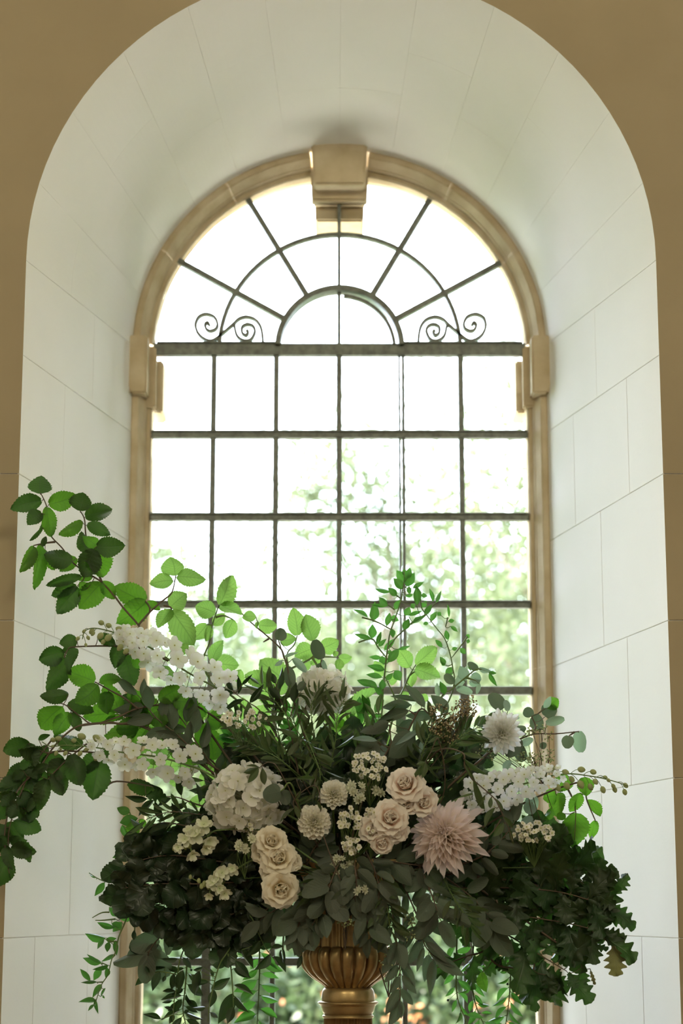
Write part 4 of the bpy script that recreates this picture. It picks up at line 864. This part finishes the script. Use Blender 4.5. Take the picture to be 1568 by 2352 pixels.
plant('oak_branch', 'large oak branch sweeping right with lobed leaves standing clear against the white reveal', 'branch', 'oak', [(1215,345,1250,186,140),(1325,405,1408,288,95),(1090,355,1080,235,105),(905,225,1092,158,125),(1268,550,1434,562,100),(1252,630,1397,668,95),(1330,712,1338,895,125,'dry'),(1300,690,1420,712,50),(1140,838,1150,962,82),(955,885,1055,985,105),(840,885,858,1102,105),(920,885,945,1022,95),(1060,880,1110,968,70),(1190,850,1220,945,24,'dry'),(1230,400,1330,480,110),(1180,330,1160,430,110),(1250,460,1330,560,100),(1190,560,1260,680,110),(1190,700,1300,740,60)],
 [[(1330,712),(1240,640),(1180,540),(1050,440),(800,330),(500,300),(100,200)],[(1325,405),(1240,400),(1180,540)],[(905,225),(850,300),(800,330)],[(1140,838),(1100,760),(1000,700),(800,560),(500,350)],[(840,885),(850,780),(760,650),(600,400)]], lerpY(900, -0.08, 1350, -0.13), ZC, stem_mat='twig', stem_r=(.003, .0015))
for pth, lb in (([(1020,2010,-.05),(1160,1990,-.10),(1260,1985,-.11),(1340,2030,-.12)], 'dark oak branch at the top of the right-hand mass, under the heart-shaped leaves'),
                ([(1040,2040,-.05),(1180,2040,-.12),(1290,2050,-.14),(1390,2080,-.15)], 'dark oak branch in the middle of the right-hand mass'),
                ([(1050,2070,-.05),(1180,2100,-.12),(1300,2120,-.14),(1380,2140,-.15)], 'dark oak branch low in the right-hand mass'),
                ([(1060,2090,-.05),(1170,2150,-.11),(1250,2200,-.12),(1300,2230,-.13)], 'oak branch drooping at the bottom of the right-hand mass'),
                ([(1100,1960,-.03),(1200,1960,-.07),(1250,1980,-.08),(1290,2010,-.08)], 'dark oak twig just below the small white sprays at the right')):
    sprig('oak_branch', lb, 'branch', 'oak', pth, 17, 84, .70, ang=(40, 95), tilt=.6, stem_mat='twig', start=.12)
plant('oak_branch', 'backlit oak leaves drooping low over the bottom right panes', 'branch', 'oak', [(445,775,228,872,145),(490,768,472,978,115),(540,870,560,982,60,'beech'),(470,660,323,598,95),(640,830,820,850,85),(660,780,560,880,110),(620,700,760,760,110),(700,860,620,790,90)],
 [[(228,860),(445,775),(560,740),(640,640),(560,420)],[(490,768),(560,740)],[(820,850),(640,830),(560,740)]], -0.07, ZC, stem_mat='twig')

# ---- trailing ruscus
plant('ruscus_vine', 'long ruscus vine trailing down against the left reveal at bottom left', 'vine', 'ruscus', [(352,640,454,702,62),(442,735,552,688,58),(400,802,248,767,40),(327,886,158,845,54),(310,893,257,977,38),(325,902,412,888,38),(350,915,335,1000,40),(290,1086,140,1050,50),(282,1086,168,1015,28),(347,1103,213,1136,32),(290,1130,222,1230,50),(202,1232,117,1128,38),(252,1238,126,1242,24),(292,1256,215,1370,46),(242,1386,100,1402,44),(240,1375,267,1497,28),(230,1418,180,1470,22),(400,905,410,1030,36),(400,1020,280,1080,30),(330,1120,320,1210,40),(320,1290,280,1360,22),(370,770,450,810,50),(300,1345,315,1370,14),(450,760,380,840,60)],
 [[(240,1420),(250,1375),(290,1260),(340,1180),(370,1060),(400,1000),(430,870),(470,780),(500,710),(600,560),(900,420),(1700,450)],[(340,1105),(290,1086)],[(250,1240),(300,1240)],[(240,745),(300,745),(400,735)],[(215,725),(290,685),(352,680)]], -0.10, ZA, stem_r=(.002, .0009), wsc=1.15)
plant('ruscus_sprig', 'short leafy ruscus tip with a berry sticking out left of the black-green mass', 'branch', 'ruscus', [(312,440,238,554,54),(395,463,375,554,54),(250,405,190,365,16)], [[(190,365),(250,405),(320,435),(400,445),(520,440),(900,430),(1700,450)]], -0.06, ZA, stem_r=(.0018, .001))
plant('ruscus_sprig', 'ruscus tips beside the left jamb above the black-green mass', 'branch', 'ruscus', [(690,0,565,112,62),(760,30,655,75,24),(530,185,376,248,66),(738,180,605,155,60),(600,285,480,305,50),(620,270,550,235,30)], [[(690,250),(740,170),(790,60),(830,0)],[(690,250),(580,260),(520,180),(510,110)],[(690,250),(900,320),(1700,450)]], -0.06, ZA, stem_r=(.0018, .001))
plant('ruscus_vine', 'ruscus vine hanging in front of the bottom left pane', 'vine', 'rusd', [(530,903,608,1036,56),(548,905,548,820,34),(668,1180,553,1268,50),(757,1155,693,1312,60),(942,1143,903,1322,74),(870,1170,850,1310,42),(885,1315,778,1316,26),(930,1378,880,1472,50),(765,1536,623,1492,44),(855,1388,770,1405,26),(855,1450,790,1440,24),(900,1052,755,1045,46),(950,925,850,985,66),(1000,842,960,1000,74),(940,1040,1010,1135,40),(640,1110,675,1165,30),(800,1120,640,1130,26),(900,1150,800,1115,40),(880,1230,850,1290,30),(800,1190,775,1240,26),(870,1500,830,1575,36),(950,1490,990,1460,26)],
 [[(860,1570),(870,1400),(885,1300),(900,1160),(920,1050),(980,900),(1050,700),(1500,400)],[(668,1180),(760,1155),(890,1180)],[(600,900),(560,860),(570,760),(700,600)],[(765,1536),(860,1500)]], -0.05, ZA, stem_r=(.002, .0009), wsc=1.15)
plant('ruscus_vine', 'dark ruscus vine hanging in front of the thick lower mullion', 'vine', 'rusd', [(1072,1148,1030,1347,68),(1005,1180,1060,1240,30),(1165,1292,1322,1206,68),(1345,1130,1482,1208,58),(1350,1262,1507,1332,54),(1357,1352,1477,1482,64),(1342,1328,1228,1572,96),(1345,1438,1290,1572,68),(1190,1300,1160,1440,64),(1150,1240,1000,1260,40),(1120,1440,1020,1450,40),(1160,1480,1220,1530,34),(1100,1120,1020,1140,36),(1180,1200,1160,1130,30)],
 [[(1140,1560),(1150,1440),(1180,1290),(1230,1110),(1290,1010),(1400,850),(1700,400)],[(1345,1438),(1340,1330),(1325,1130),(1300,1010)]], -0.10, ZA, stem_r=(.002, .0009), wsc=1.12)
plant('ruscus_vine', 'dark ruscus vine hanging between the mullion and the gold bowl', 'vine', 'rusd', [(862,245,1015,205,66),(925,345,1062,255,92),(1000,405,1122,392,52),(990,455,862,622,86),(1022,480,1135,640,66),(885,335,780,480,86),(1135,265,1175,442,42),(1235,250,1200,412,66),(1232,180,1382,258,64),(1290,470,1245,602,44),(1110,400,1130,555,24),(1090,420,1120,550,24),(880,80,860,220,44),(960,60,1000,180,60),(780,40,860,180,66),(1060,60,1090,190,60),(720,420,830,610,76),(660,520,800,690,80)],
 [[(1000,470),(940,390),(880,260),(830,140),(800,0),(1200,-300)],[(1200,30),(1150,150),(1120,270),(1110,420)],[(1255,280),(1200,160),(1200,30),(1100,-300)]], -0.12, ZB_, stem_r=(.002, .0009), wsc=1.12)
sprig('ruscus_vine', 'light green backlit vine hanging beyond the others between mullion and bowl', 'vine', 'ruscus', [(590,2120,.14),(596,2200,.16),(594,2280,.16),(590,2360,.16)], 18, 46, .4, tilt=.5, ang=(40, 80))
sprig('ruscus_vine', 'fine vine hanging down in front of the bottom right mullion', 'vine', 'ruscus', [(1050,2110,-.03),(1048,2200,-.04),(1050,2290,-.04),(1078,2360,-.04)], 17, 30, .36, ang=(30, 70), berries=2)
sprig('ruscus_vine', 'fine pale vine hanging over the bottom right pane', 'vine', 'ruscus', [(1170,2180,.06),(1172,2240,.06),(1168,2300,.06),(1160,2360,.06)], 16, 34, .34, ang=(30, 70), berries=2)
sprig('ruscus_vine', 'slender vine hanging below the oak leaves at the bottom right', 'vine', 'ruscus', [(1090,2150,.02),(1082,2230,.02),(1090,2300,.02),(1110,2352,.02)], 15, 32, .34, ang=(30, 70))
sprig('ruscus_vine', 'ruscus vine hanging at the bottom edge left of the mullion', 'vine', 'rusd', [(430,2200,.0),(425,2270,.0),(420,2320,.0),(430,2365,.0)], 18, 40, .38, ang=(40, 80), berries=2)
# ------------------------------------------------------------------ flowers
def petal_mesh(name, mat, wrap=0.9, curl=0.3, lip=0.0, wid=1.0, point=0.0, base=.25, nu=6, nv=6, seed=0, ruf=0.03):
    """petal of unit length along +Y with unit width; cupped towards +Z, lip rolls back"""
    r = random.Random(seed); v = []; f = []; uv = []; ph = r.uniform(0, 6)
    for j in range(nv + 1):
        t = j / nv
        w_ = (base + (1 - base) * math.sin(math.pi * .5 * min(1, t * 1.5))) * (1 if t < .62 else (1 - ((t - .62) / .38) ** 2 * (0.55 + .42 * point)))
        w_ *= .5 * wid
        for i in range(nu + 1):
            u = i / nu * 2 - 1
            x = w_ * math.sin(u * wrap) / max(.2, math.sin(wrap)) if wrap > .05 else w_ * u
            z = w_ * (1 - math.cos(u * wrap)) / max(.2, math.sin(max(.2, wrap))) + curl * t * t - lip * max(0, t - .6) ** 2 * 4
            y = t - (0 if point > .5 else .05 * u * u * (t > .9)) + ruf * math.sin(u * 5 + ph) * t * t
            z += ruf * math.cos(u * 4 + ph) * t
            v.append((x, y, z)); uv.append((i / nu, t))
    for j in range(nv):
        for i in range(nu): f.append((j * (nu + 1) + i, j * (nu + 1) + i + 1, (j + 1) * (nu + 1) + i + 1, (j + 1) * (nu + 1) + i))
    return mesh(name, v, f, M[mat], True, None, uv)
PET = {}
def pet(key, mat, **k):
    kk = (key, mat)
    if kk not in PET: PET[kk] = [petal_mesh('petal', mat, seed=s, **k) for s in range(3)]
    return random.choice(PET[kk])
def frame(n, roll=0.0):
    n = Vector(n).normalized(); u = Vector((0, 0, 1)); x = u.cross(n)
    if x.length < 1e-3: x = Vector((1, 0, 0))
    x.normalize(); y = n.cross(x); m = Matrix((x, y, n)).transposed().to_4x4(); return m @ Matrix.Rotation(roll, 4, 'Z')
def flower_stem(t, c, n, r=.0022, to=None):
    to = ROOT + Vector((rnd(-.03, .03), rnd(-.02, .02), -.02)) if to is None else to
    c = Vector(c); n = Vector(n).normalized(); b = MB()
    b.tube(spline([c - n * .004, c - n * .03, (c - n * .05).lerp(to, .5), to], 5), r * .8, r, 6)
    link('stem', b.build('stem', M['stem']), t)
def whorl(t, M0, mesh_, phi, rad, h, tilt, L, W):
    """petal at azimuth phi; tilt 0 = upright along the flower's axis, 90 deg = lying flat outward"""
    m = M0 @ Matrix.Rotation(phi, 4, 'Z') @ Matrix.Translation((0, rad, h)) @ Matrix.Rotation(math.pi / 2 - tilt, 4, 'X') @ Matrix.Diagonal((W, L, L, 1))
    return link('petal', mesh_, t, m)
def sepal(t, c, n, r, mat='stem'):
    if ('sep', r) not in BALL:
        bm = bmesh.new(); bmesh.ops.create_icosphere(bm, subdivisions=2, radius=r); bmesh.ops.scale(bm, vec=(1, 1, .8), verts=bm.verts); BALL['sep', r] = bm_mesh('calyx', bm, M['stem'], True)
    link('calyx', BALL['sep', r], t, frame(n) .copy() if False else Matrix.Translation(Vector(c)) @ frame(n))
HEART = {}
def heart_mesh(mat):
    if mat in HEART: return HEART[mat]
    v = []; f = []; uv = []; K = 60
    for i in range(K + 1):
        q = i / K; a = q * 5.6 * math.pi; rr = .025 + .20 * q
        for j in range(4):
            s = j / 3; v.append((rr * (1 + .12 * (s - .4)) * math.cos(a), rr * (1 + .12 * (s - .4)) * math.sin(a), s * (.52 - .06 * q + .02 * math.sin(a * 1.7)))); uv.append((q, .15 + .5 * s * (.5 + q * .5)))
    for i in range(K):
        for j in range(3): f.append((i * 4 + j, i * 4 + j + 1, i * 4 + j + 5, i * 4 + j + 4))
    HEART[mat] = mesh('heart', v, f, M[mat], True, None, uv); return HEART[mat]
def rose(label, px, py, R, Y, mat, face=(0, 0), openess=1.0, group=None):
    c = P(px, py, Y); r = R * mpp(Y); n = (CAM - c).normalized() + Vector((face[0], 0, face[1])); n.normalize()
    t = thing('spray_rose', label, 'rose', c, group); M0 = Matrix.Translation(c) @ frame(n, rnd(0, 6))
    rings = [(3, .24, -16, .66, 1.05, .50), (4, .34, -6, .70, 1.0, .58), (5, .44, 8, .72, .98, .70), (5, .54, 26, .76, .95, .82), (6, .60, 48, .76, .9, .9), (6, .64, 70, .74, .85, .98)]
    rings = rings[:int(round(3 + 3 * openess))]
    sc = 1.0 if openess > .7 else 1.25
    for k, (cnt, rad, tilt, L, wrap, W) in enumerate(rings):
        for i in range(cnt):
            pm = pet(('rose', k), mat, wrap=1.25 - .14 * k, curl=.12 if k < 3 else .02, lip=.05 + .10 * k, wid=1.0, base=.45, ruf=.02 + .008 * k)
            whorl(t, M0, pm, 2 * math.pi * (i + .37 * k) / cnt + rnd(-.15, .15), r * rad * .62 * sc, -r * .45 + r * .05 * (3 - k), math.radians(tilt + rnd(-5, 6)), r * L * rnd(.95, 1.08), r * W * 1.25 * sc)
    link('heart', heart_mesh(mat), t, M0 @ Matrix.Translation((0, 0, -r * .30)) @ Matrix.Scale(r * sc, 4))
    sepal(t, c - n * r * .42, n, round(r * .3, 4)); flower_stem(t, c - n * r * .45, n)
    return t
def dahlia(name, label, px, py, R, Y, mat, n, face, wid, point, dome=100, L0=.28, wrap=.9, curl=.1, L1=.78, jt=1.0):
    c = P(px, py, Y); r = R * mpp(Y); nn = (CAM - c).normalized() + Vector((face[0], 0, face[1])); nn.normalize()
    t = thing(name, label, 'dahlia', c); M0 = Matrix.Translation(c) @ frame(nn, rnd(0, 6))
    for i in range(n):
        q = (i + .5) / n; tl = math.radians(6 + dome * q ** .62 + rnd(-5, 5) * jt); L = r * (L0 + (L1 - L0) * q ** .7) * rnd(1 - .1 * jt, 1 + .1 * jt)
        pm = pet(('dahlia', name, int(q * 2.99)), mat, wrap=wrap * (1.25 - .4 * q), curl=curl, wid=1, point=point, base=.5, nu=4, nv=5, ruf=.03)
        whorl(t, M0, pm, i * 2.39996, r * .26 * q ** .5, r * (.12 - .28 * q), tl, L, r * wid * (.5 + .5 * q ** .5))
    sepal(t, c - nn * r * .25, nn, round(r * .3, 4)); flower_stem(t, c - nn * r * .3, nn, .003); return t
def floret_mesh(name, mats, n, wid, cup, eye=0.0, notch=0.0, seed=0, point=0.0):
    r = random.Random(seed); b = MB()
    for k in range(n):
        a = 2 * math.pi * k / n + r.uniform(-.12, .12); lf = r.uniform(.88, 1.08); cu = cup + r.uniform(-.15, .15)
        v = []; uv = []; f = []
        for j in range(5):
            t = j / 4
            w_ = wid * .5 * (.3 + .7 * math.sin(math.pi * .5 * min(1, t * 1.5))) * (1 if t < .6 else 1 - ((t - .6) / .4) ** 2 * (.5 + .45 * point))
            for i in range(4):
                u = i / 3 * 2 - 1; rr = (.06 + t * .94 - notch * (abs(u) < .5) * (t > .9) * .1) * lf
                x = u * w_; z = cu * t * t * .6 + .12 * u * u * w_ + .05 * math.sin(3 * u + k + t * 4) * t
                v.append((rr * math.cos(a) - x * math.sin(a), rr * math.sin(a) + x * math.cos(a), z)); uv.append((i / 3, t))
        for j in range(4):
            for i in range(3): f.append((j * 4 + i, j * 4 + i + 1, j * 4 + i + 5, j * 4 + i + 4))
        b.add(v, f, 0, uv)
    if eye:
        bm = bmesh.new(); bmesh.ops.create_icosphere(bm, subdivisions=1, radius=eye)
        b.add([(p.co.x, p.co.y, p.co.z * .8 + eye * .5) for p in bm.verts], [tuple(x.index for x in q.verts) for q in bm.faces], 1); bm.free()
    return b.build(name, [M[m] for m in mats])
FLO = dict(delph=[floret_mesh('floret', ['white', 'eye'], 5, .86, .40, .10, .5, s, .55) for s in range(4)],
           hyd=[floret_mesh('floret', ['hydra', 'eye'], 4, 1.15, .32, .07, 0, s, .15) for s in range(4)],
           wax=[floret_mesh('floret', ['ivory', 'eye'], 5, .95, .2, .24, 0, s) for s in range(3)],
           snap=[floret_mesh('floret', ['snap', 'snap'], 5, .8, .8, .08, 0, s, .2) for s in range(3)],
           ast=[floret_mesh('floret', ['bud', 'bud'], 9, .42, .3, .36, 0, s, .6) for s in range(3)])
def put_floret(t, kind, c, n, r, name='floret'):
    return link(name, random.choice(FLO[kind]), t, Matrix.Translation(Vector(c)) @ frame(n, rnd(0, 6)) @ Matrix.Scale(r, 4))
def hydrangea(label, px, py, R, Y, n=95, fl=.30, squash=(1, 1, 1), face=(0, 0)):
    c = P(px, py, Y); r = R * mpp(Y); t = thing('hydrangea', label, 'hydrangea', c); nn = ((CAM - c).normalized() + Vector((face[0], 0, face[1]))).normalized()
    F = frame(nn); b = MB()
    for i in range(n):
        z = .97 - 1.42 * (i + .5) / n; s = math.sqrt(max(0, 1 - z * z)); a = i * 2.39996
        d = (F.to_3x3() @ Vector((s * math.cos(a), s * math.sin(a), z)))
        d = Vector((d.x * squash[0], d.y * squash[1], d.z * squash[2])); k = rnd(.74, 1.06)
        p = c + d * r * k; b.tube([c - nn * r * .5, p], .0012, .0007, 3)
        put_floret(t, 'hyd', p, d + Vector((rnd(-.6, .6), rnd(-.6, .6), rnd(-.6, .6))), r * fl * rnd(.85, 1.12))
    link('flower_stalks', b.build('flower_stalks', M['bud']), t); flower_stem(t, c - nn * r * .5, nn, .0035); return t
def bud_mesh():
    bm = bmesh.new(); bmesh.ops.create_icosphere(bm, subdivisions=2, radius=.5)
    for v in bm.verts: v.co.z *= 1.35; v.co.x *= 1 - .25 * (v.co.z > 0) * v.co.z; v.co.y *= 1 - .25 * (v.co.z > 0) * v.co.z
    return bm_mesh('bud', bm, M['bud'], True)
BUD = bud_mesh()
def delphinium(label, path, buds, n, f0, rad0, rad1, fr, Y, z):
    """spike: path from the tip to the cut end; florets from fraction f0 on, at growing distance from the stem"""
    ox, oy, s = z; cv = lambda p: (ox + p[0] / s, oy + p[1] / s)
    pp = [cv(p) for p in path]; w3 = spline([P(*p, Y(p[0]) if callable(Y) else Y) for p in pp], 8)
    t = thing('delphinium', label, 'delphinium', w3[-1]); b = MB(); b.tube(w3, .0010, .0026, 6)
    for q in buds:
        x, y = cv(q[:2]); Yb = (Y(x) if callable(Y) else Y) + rnd(-.012, .012); c = P(x, y, Yb); k = min(range(len(w3)), key=lambda i: (w3[i] - c).length)
        k2 = max(0, min(len(w3) - 1, k + 4)); b.tube(spline([w3[k2], (w3[k2] + c) / 2 + Vector((0, 0, .004)), c], 3), .0007, .0006, 4)
        d = (c - w3[k2]).normalized(); sz = (q[2] if len(q) > 2 else 34) / s * mpp(Yb)
        link('bud', BUD, t, Matrix.Translation(c) @ frame(d + Vector((0, 0, -.5))) @ Matrix.Scale(sz, 4))
    N_ = len(w3) - 1; end = .86
    for i in range(n):
        q = f0 + (end - f0) * ((i + .5) / n) ** .9; k = min(N_ - 1, int(q * N_)); p = w3[k].lerp(w3[k + 1], q * N_ - k); d = (w3[k + 1] - w3[k]).normalized()
        a = i * 2.39996; x = d.orthogonal().normalized(); y = d.cross(x); o = x * math.cos(a) + y * math.sin(a)
        g = (q - f0) / (end - f0); R = (rad0 + (rad1 - rad0) * min(1, g * 1.6)) * mpp(-.1)
        toC = (CAM - p).normalized()
        c = p + o * R + toC * .005; b.tube([w3[k], c], .0007, .0006, 4)
        put_floret(t, 'delph', c, o * 1.0 + toC * 1.1 + Vector((rnd(-.3, .3), 0, rnd(-.3, .3))), fr * mpp(-.1) * rnd(.82, 1.12) * (.6 + .4 * min(1, g * 2.2)))
    link('stem', b.build('stem', M['stem']), t); return t
delphinium('upper left white delphinium spike arching up with buds at its curled tip', [(530,190),(545,140),(600,120),(690,135),(780,165),(880,205),(1000,265),(1200,400),(1400,510),(1560,620),(2100,1200)],
 [(650,85),(698,103),(770,130,44),(590,140),(597,155,26),(567,182,24),(540,140,22),(552,228,20),(500,188,26),(645,170,40),(663,208,30),(695,182,44),(765,200,34),(803,188,42),(772,245,40),(810,270,36)], 48, .37, 10, 38, 21, lerpY(180, -.15, 560, -.13), Z2)
delphinium('lower left white delphinium spike lying level with pale buds toward the reveal', [(360,200),(430,240),(540,232),(700,237),(850,255),(1000,285),(1200,310),(1400,340),(1600,400),(1800,480),(2600,900)],
 [(455,185,44),(500,172,44),(632,190,40),(700,155,58),(832,172,64),(740,268,38),(685,303,40),(830,330,60),(480,300,36),(560,300,36),(448,240,24),(640,236,22),(520,265,24)], 34, .33, 14, 34, 19, lerpY(110, -.16, 480, -.16), Z3)
delphinium('right-hand white delphinium spike pointing right with hanging buds at its tip', [(1385,800),(1250,757),(1100,727),(950,713),(800,735),(640,785),(480,825),(330,850),(150,900),(-300,1200)],
 [(1368,797,34),(1362,845,36),(1290,828,34),(1280,803,30),(1245,760,26),(1222,740,30),(1205,828,40),(1150,770,36),(1135,700,40),(1115,808,40),(1050,682,44),(1045,790,50),(945,800,46),(980,752,40),(935,700,40),(845,675,44),(880,812,44)], 56, .36, 14, 34, 16, lerpY(1060, -.17, 1460, -.11), Z6)

hydrangea('large round white hydrangea head left of centre', 563, 1835, 76, -0.17, 96, .28, (1.0, 1, .97), (-.1, .05))
hydrangea('white hydrangea head at the top, behind olive leaves under the central bar', 742, 1588, 52, -0.05, 70, .34, (1.1, 1, .9))
dahlia('white_dahlia', 'small white pompon dahlia, the upper of the two in the centre', 766, 1822, 33, -0.24, 'ivory', 80, (.05, .25), .42, 0.0, 108, .30, 1.0, .22)
dahlia('white_dahlia', 'creamy white dahlia, the lower of the two in the centre', 721, 1887, 38, -0.25, 'ivory', 78, (0, .15), .42, 0.0, 104, .30, .9, .15, .82)
dahlia('white_dahlia', 'pure white dahlia standing apart at the upper right', 1151, 1682, 46, -0.16, 'white', 80, (-.25, .1), .34, .7, 102, .28, .8, .1, .9)
dahlia('blush_dahlia', 'large shaggy blush pink dahlia right of centre', 1024, 1918, 80, -0.24, 'pink', 120, (-.3, .3), .21, .85, 112, .20, 1.0, .12, .92, 2.2)
for lb, x, y, R, f, op, mt_ in (
 ('uppermost open blush rose in the right cluster', 930, 1798, 38, (-.1, .35), 1, 'blush'), ('tight blush rosebud with a deep pink heart in the right cluster', 935, 1843, 25, (.05, .1), .55, 'blush'),
 ('blush rose just right of the tight pink-hearted bud', 974, 1842, 32, (.2, .0), .8, 'blush'), ('big open blush rose below and left of the tight bud', 897, 1877, 37, (.1, .15), 1, 'blush'),
 ('blush rose at the left end of the right cluster, behind white sprays', 855, 1903, 33, (-.3, 0), .8, 'blush'), ('crumpled blush rose directly left of the blush dahlia', 910, 1911, 28, (.1, -.25), .8, 'blush'),
 ('lowest and smallest blush rose of the right cluster', 877, 1938, 23, (.1, -.4), .6, 'blush'),
 ('uppermost cream rose of the left cluster', 624, 1929, 33, (.05, .35), 1, 'cream'), ('leftmost cream rose, seen from its side', 601, 1955, 29, (-.5, .1), .8, 'cream'),
 ('open cream rose in the middle of the left cluster', 641, 1969, 36, (.1, .15), 1, 'cream'), ('small cream rose half hidden at the right of the left cluster', 676, 1980, 18, (.5, .0), .6, 'cream'),
 ('shaded cream rose below the open one', 621, 2003, 27, (-.3, -.2), .8, 'cream'), ('lowest shaded cream rose above the dark hanging leaves', 646, 2043, 38, (.1, -.1), 1, 'cream')):
    rose(lb, x, y, R, (-.22 if mt_ == 'cream' else -.25) + (-.02 if op == 1 else 0), mt_, f, op)
def snapdragon(label, path, fl, Y):
    w3 = spline([P(x / 3.733 + 380, y / 3.733 + 1700, Y) for x, y in path], 6); t = thing('snapdragon', label, 'snapdragon', w3[-1]); b = MB(); b.tube(w3, .0012, .0022, 6)
    for x, y, R in fl:
        c = P(x / 3.733 + 380, y / 3.733 + 1700, Y - .02); p = min(w3, key=lambda q: (q - c).length); b.tube([p, c], .0015, .002, 5)
        d = (c - p).normalized(); r = R / 3.733 * mpp(Y); o = d + (CAM - c).normalized() * .5
        put_floret(t, 'snap', c, o + Vector((rnd(-.7, .7), 0, rnd(-.4, .8))), r * 1.05); put_floret(t, 'snap', c - o.normalized() * r * .3, o + Vector((.3, 0, -.7)), r * 1.3)
    for q in range(5): 
        p = w3[1 + q * 2]; link('bud', BUD, t, Matrix.Translation(p + Vector((rnd(-.008, .008), -.006, rnd(-.006, .006)))) @ Matrix.Scale(.008 + .001 * q, 4))
    link('stem', b.build('stem', M['stem']), t); return t
snapdragon('green-white snapdragon at the upper left of the dark foliage', [(80,940),(160,910),(260,880),(360,820),(480,770),(900,800),(1500,1200)], [(325,720,60),(258,800,62),(375,870,56),(165,845,52),(105,920,36),(230,985,46),(350,930,46),(200,770,40)], -.19)
snapdragon('green-white snapdragon lower down in the dark left foliage', [(220,1180),(330,1240),(420,1270),(500,1220),(560,1140),(900,1000),(1500,1200)], [(480,1135,54),(570,1105,44),(410,1215,52),(460,1275,40),(510,1315,46),(370,1335,34),(440,1180,40)], -.19)
def spray(name, label, cat, kind, x0, y0, x1, y1, Y, n, R, end=None):
    """many small flowers on thread-thin branching stalks"""
    base = P((x0 + x1) / 2, y1 + 60, Y + .06); t = thing(name, label, cat, base); b = MB(); to = ROOT if end is None else end
    b.tube(spline([base, base.lerp(to, .5) + Vector((0, .01, 0)), to], 4), .0012, .002, 5)
    for i in range(n):
        u, v = rnd(-1, 1), rnd(-1, 1)
        if u * u + v * v > 1.1: u *= .7; v *= .7
        c = P((x0 + x1) / 2 + u * (x1 - x0) / 2, (y0 + y1) / 2 + v * (y1 - y0) / 2, Y + rnd(-.03, .02)); m_ = base.lerp(c, .6) + Vector((rnd(-.01, .01), 0, rnd(-.01, .01)))
        b.tube([base, m_, c], .0007, .0005, 3); n_ = (CAM - c).normalized() + Vector((rnd(-.9, .9), 0, rnd(-.6, .9)))
        put_floret(t, kind, c, n_, R * mpp(Y) * rnd(.75, 1.2))
    link('stalks', b.build('stalks', M['stem']), t); return t
for lb, q, n in (('sprays of tiny waxflowers below the tail of the upper delphinium', (512, 1632, 612, 1672), 34), ('sprays of tiny white waxflowers in the centre above the blush roses', (812, 1724, 888, 1792), 48),
                 ('waxflower spray between the lower white dahlia and the blush roses', (776, 1852, 832, 1912), 30), ('waxflower spray hanging below the middle one, left of the lowest blush rose', (782, 1922, 832, 1960), 26),
                 ('waxflower spray overlapping the left blush roses', (836, 1855, 866, 1920), 20), ('waxflower spray above the oak leaves by the right jamb', (1178, 1888, 1276, 1932), 40),
                 ('waxflower spray below the left hydrangea', (556, 1878, 584, 1912), 12)):
    spray('waxflower_spray', lb, 'waxflower', 'wax', *q, -.24 if 700 < q[0] < 1000 else -.19, n, 6.2)
for lb, q, n in (('greenish astrantia heads right of the upper white pompon dahlia', (790, 1795, 840, 1842), 8), ('greenish astrantia heads left of the cream roses', (536, 1918, 588, 1958), 8),
                 ('greenish astrantia heads above the fluted urn neck', (757, 1968, 822, 2016), 10), ('pale astrantia head pair low in front of the urn', (808, 2034, 842, 2058), 4), ('single astrantia head left of the uppermost blush rose', (860, 1806, 880, 1822), 2)):
    spray('astrantia_spray', lb, 'astrantia', 'ast', *q, -.24, n, 11)
def seeds(label, boxes, Y, mat, n=70, R=.0022):
    x0, y0, x1, y1 = boxes[0]; base = P((x0 + x1) / 2, y1 + 50, Y + .04); t = thing('seeded_eucalyptus', label, 'eucalyptus', base); b = MB(); s = MB(); bm = bmesh.new(); bmesh.ops.create_icosphere(bm, subdivisions=1, radius=R)
    sv = [p.co.copy() for p in bm.verts]; sf = [tuple(x.index for x in q.verts) for q in bm.faces]; bm.free()
    b.tube(spline([base, base.lerp(ROOT, .5), ROOT], 4), .0015, .002, 5)
    for (x0, y0, x1, y1) in boxes:
        for k in range(max(4, n // 8)):
            h = P(rnd(x0, x1), rnd(y0, y1), Y + rnd(-.02, .02)); b.tube([base, base.lerp(h, .6) + Vector((rnd(-.008, .008), 0, 0)), h], .0008, .0006, 3)
            for j in range(8):
                c = h + Vector((rnd(-.010, .010), rnd(-.008, .008), rnd(-.010, .010))); s.add([c + q for q in sv], sf); b.tube([h, c], .0005, .0004, 3)
    o = link('seed_cluster', s.build('seed_cluster', M[mat]), t); o['kind'] = 'stuff'; link('stem', b.build('stem', M['twig']), t)
seeds('brown seeded eucalyptus clusters at the upper right of centre', [(985, 1618, 1055, 1672), (1050, 1605, 1090, 1640), (1000, 1650, 1050, 1700)], -.16, 'seed', 120)
seeds('green seeded eucalyptus wisps right of the pure white dahlia', [(1215, 1726, 1285, 1756), (1180, 1672, 1275, 1694), (1170, 1735, 1225, 1770), (1100, 1700, 1140, 1740)], -.12, 'seedg', 60)
seeds('seeded eucalyptus wisp hanging beside the right of the gold bowl', [(880, 2160, 905, 2240), (930, 2110, 960, 2160)], -.18, 'seedg', 60)
seeds('seeded eucalyptus wisp in front of the urn neck', [(775, 2075, 810, 2130)], -.24, 'seedg', 50)
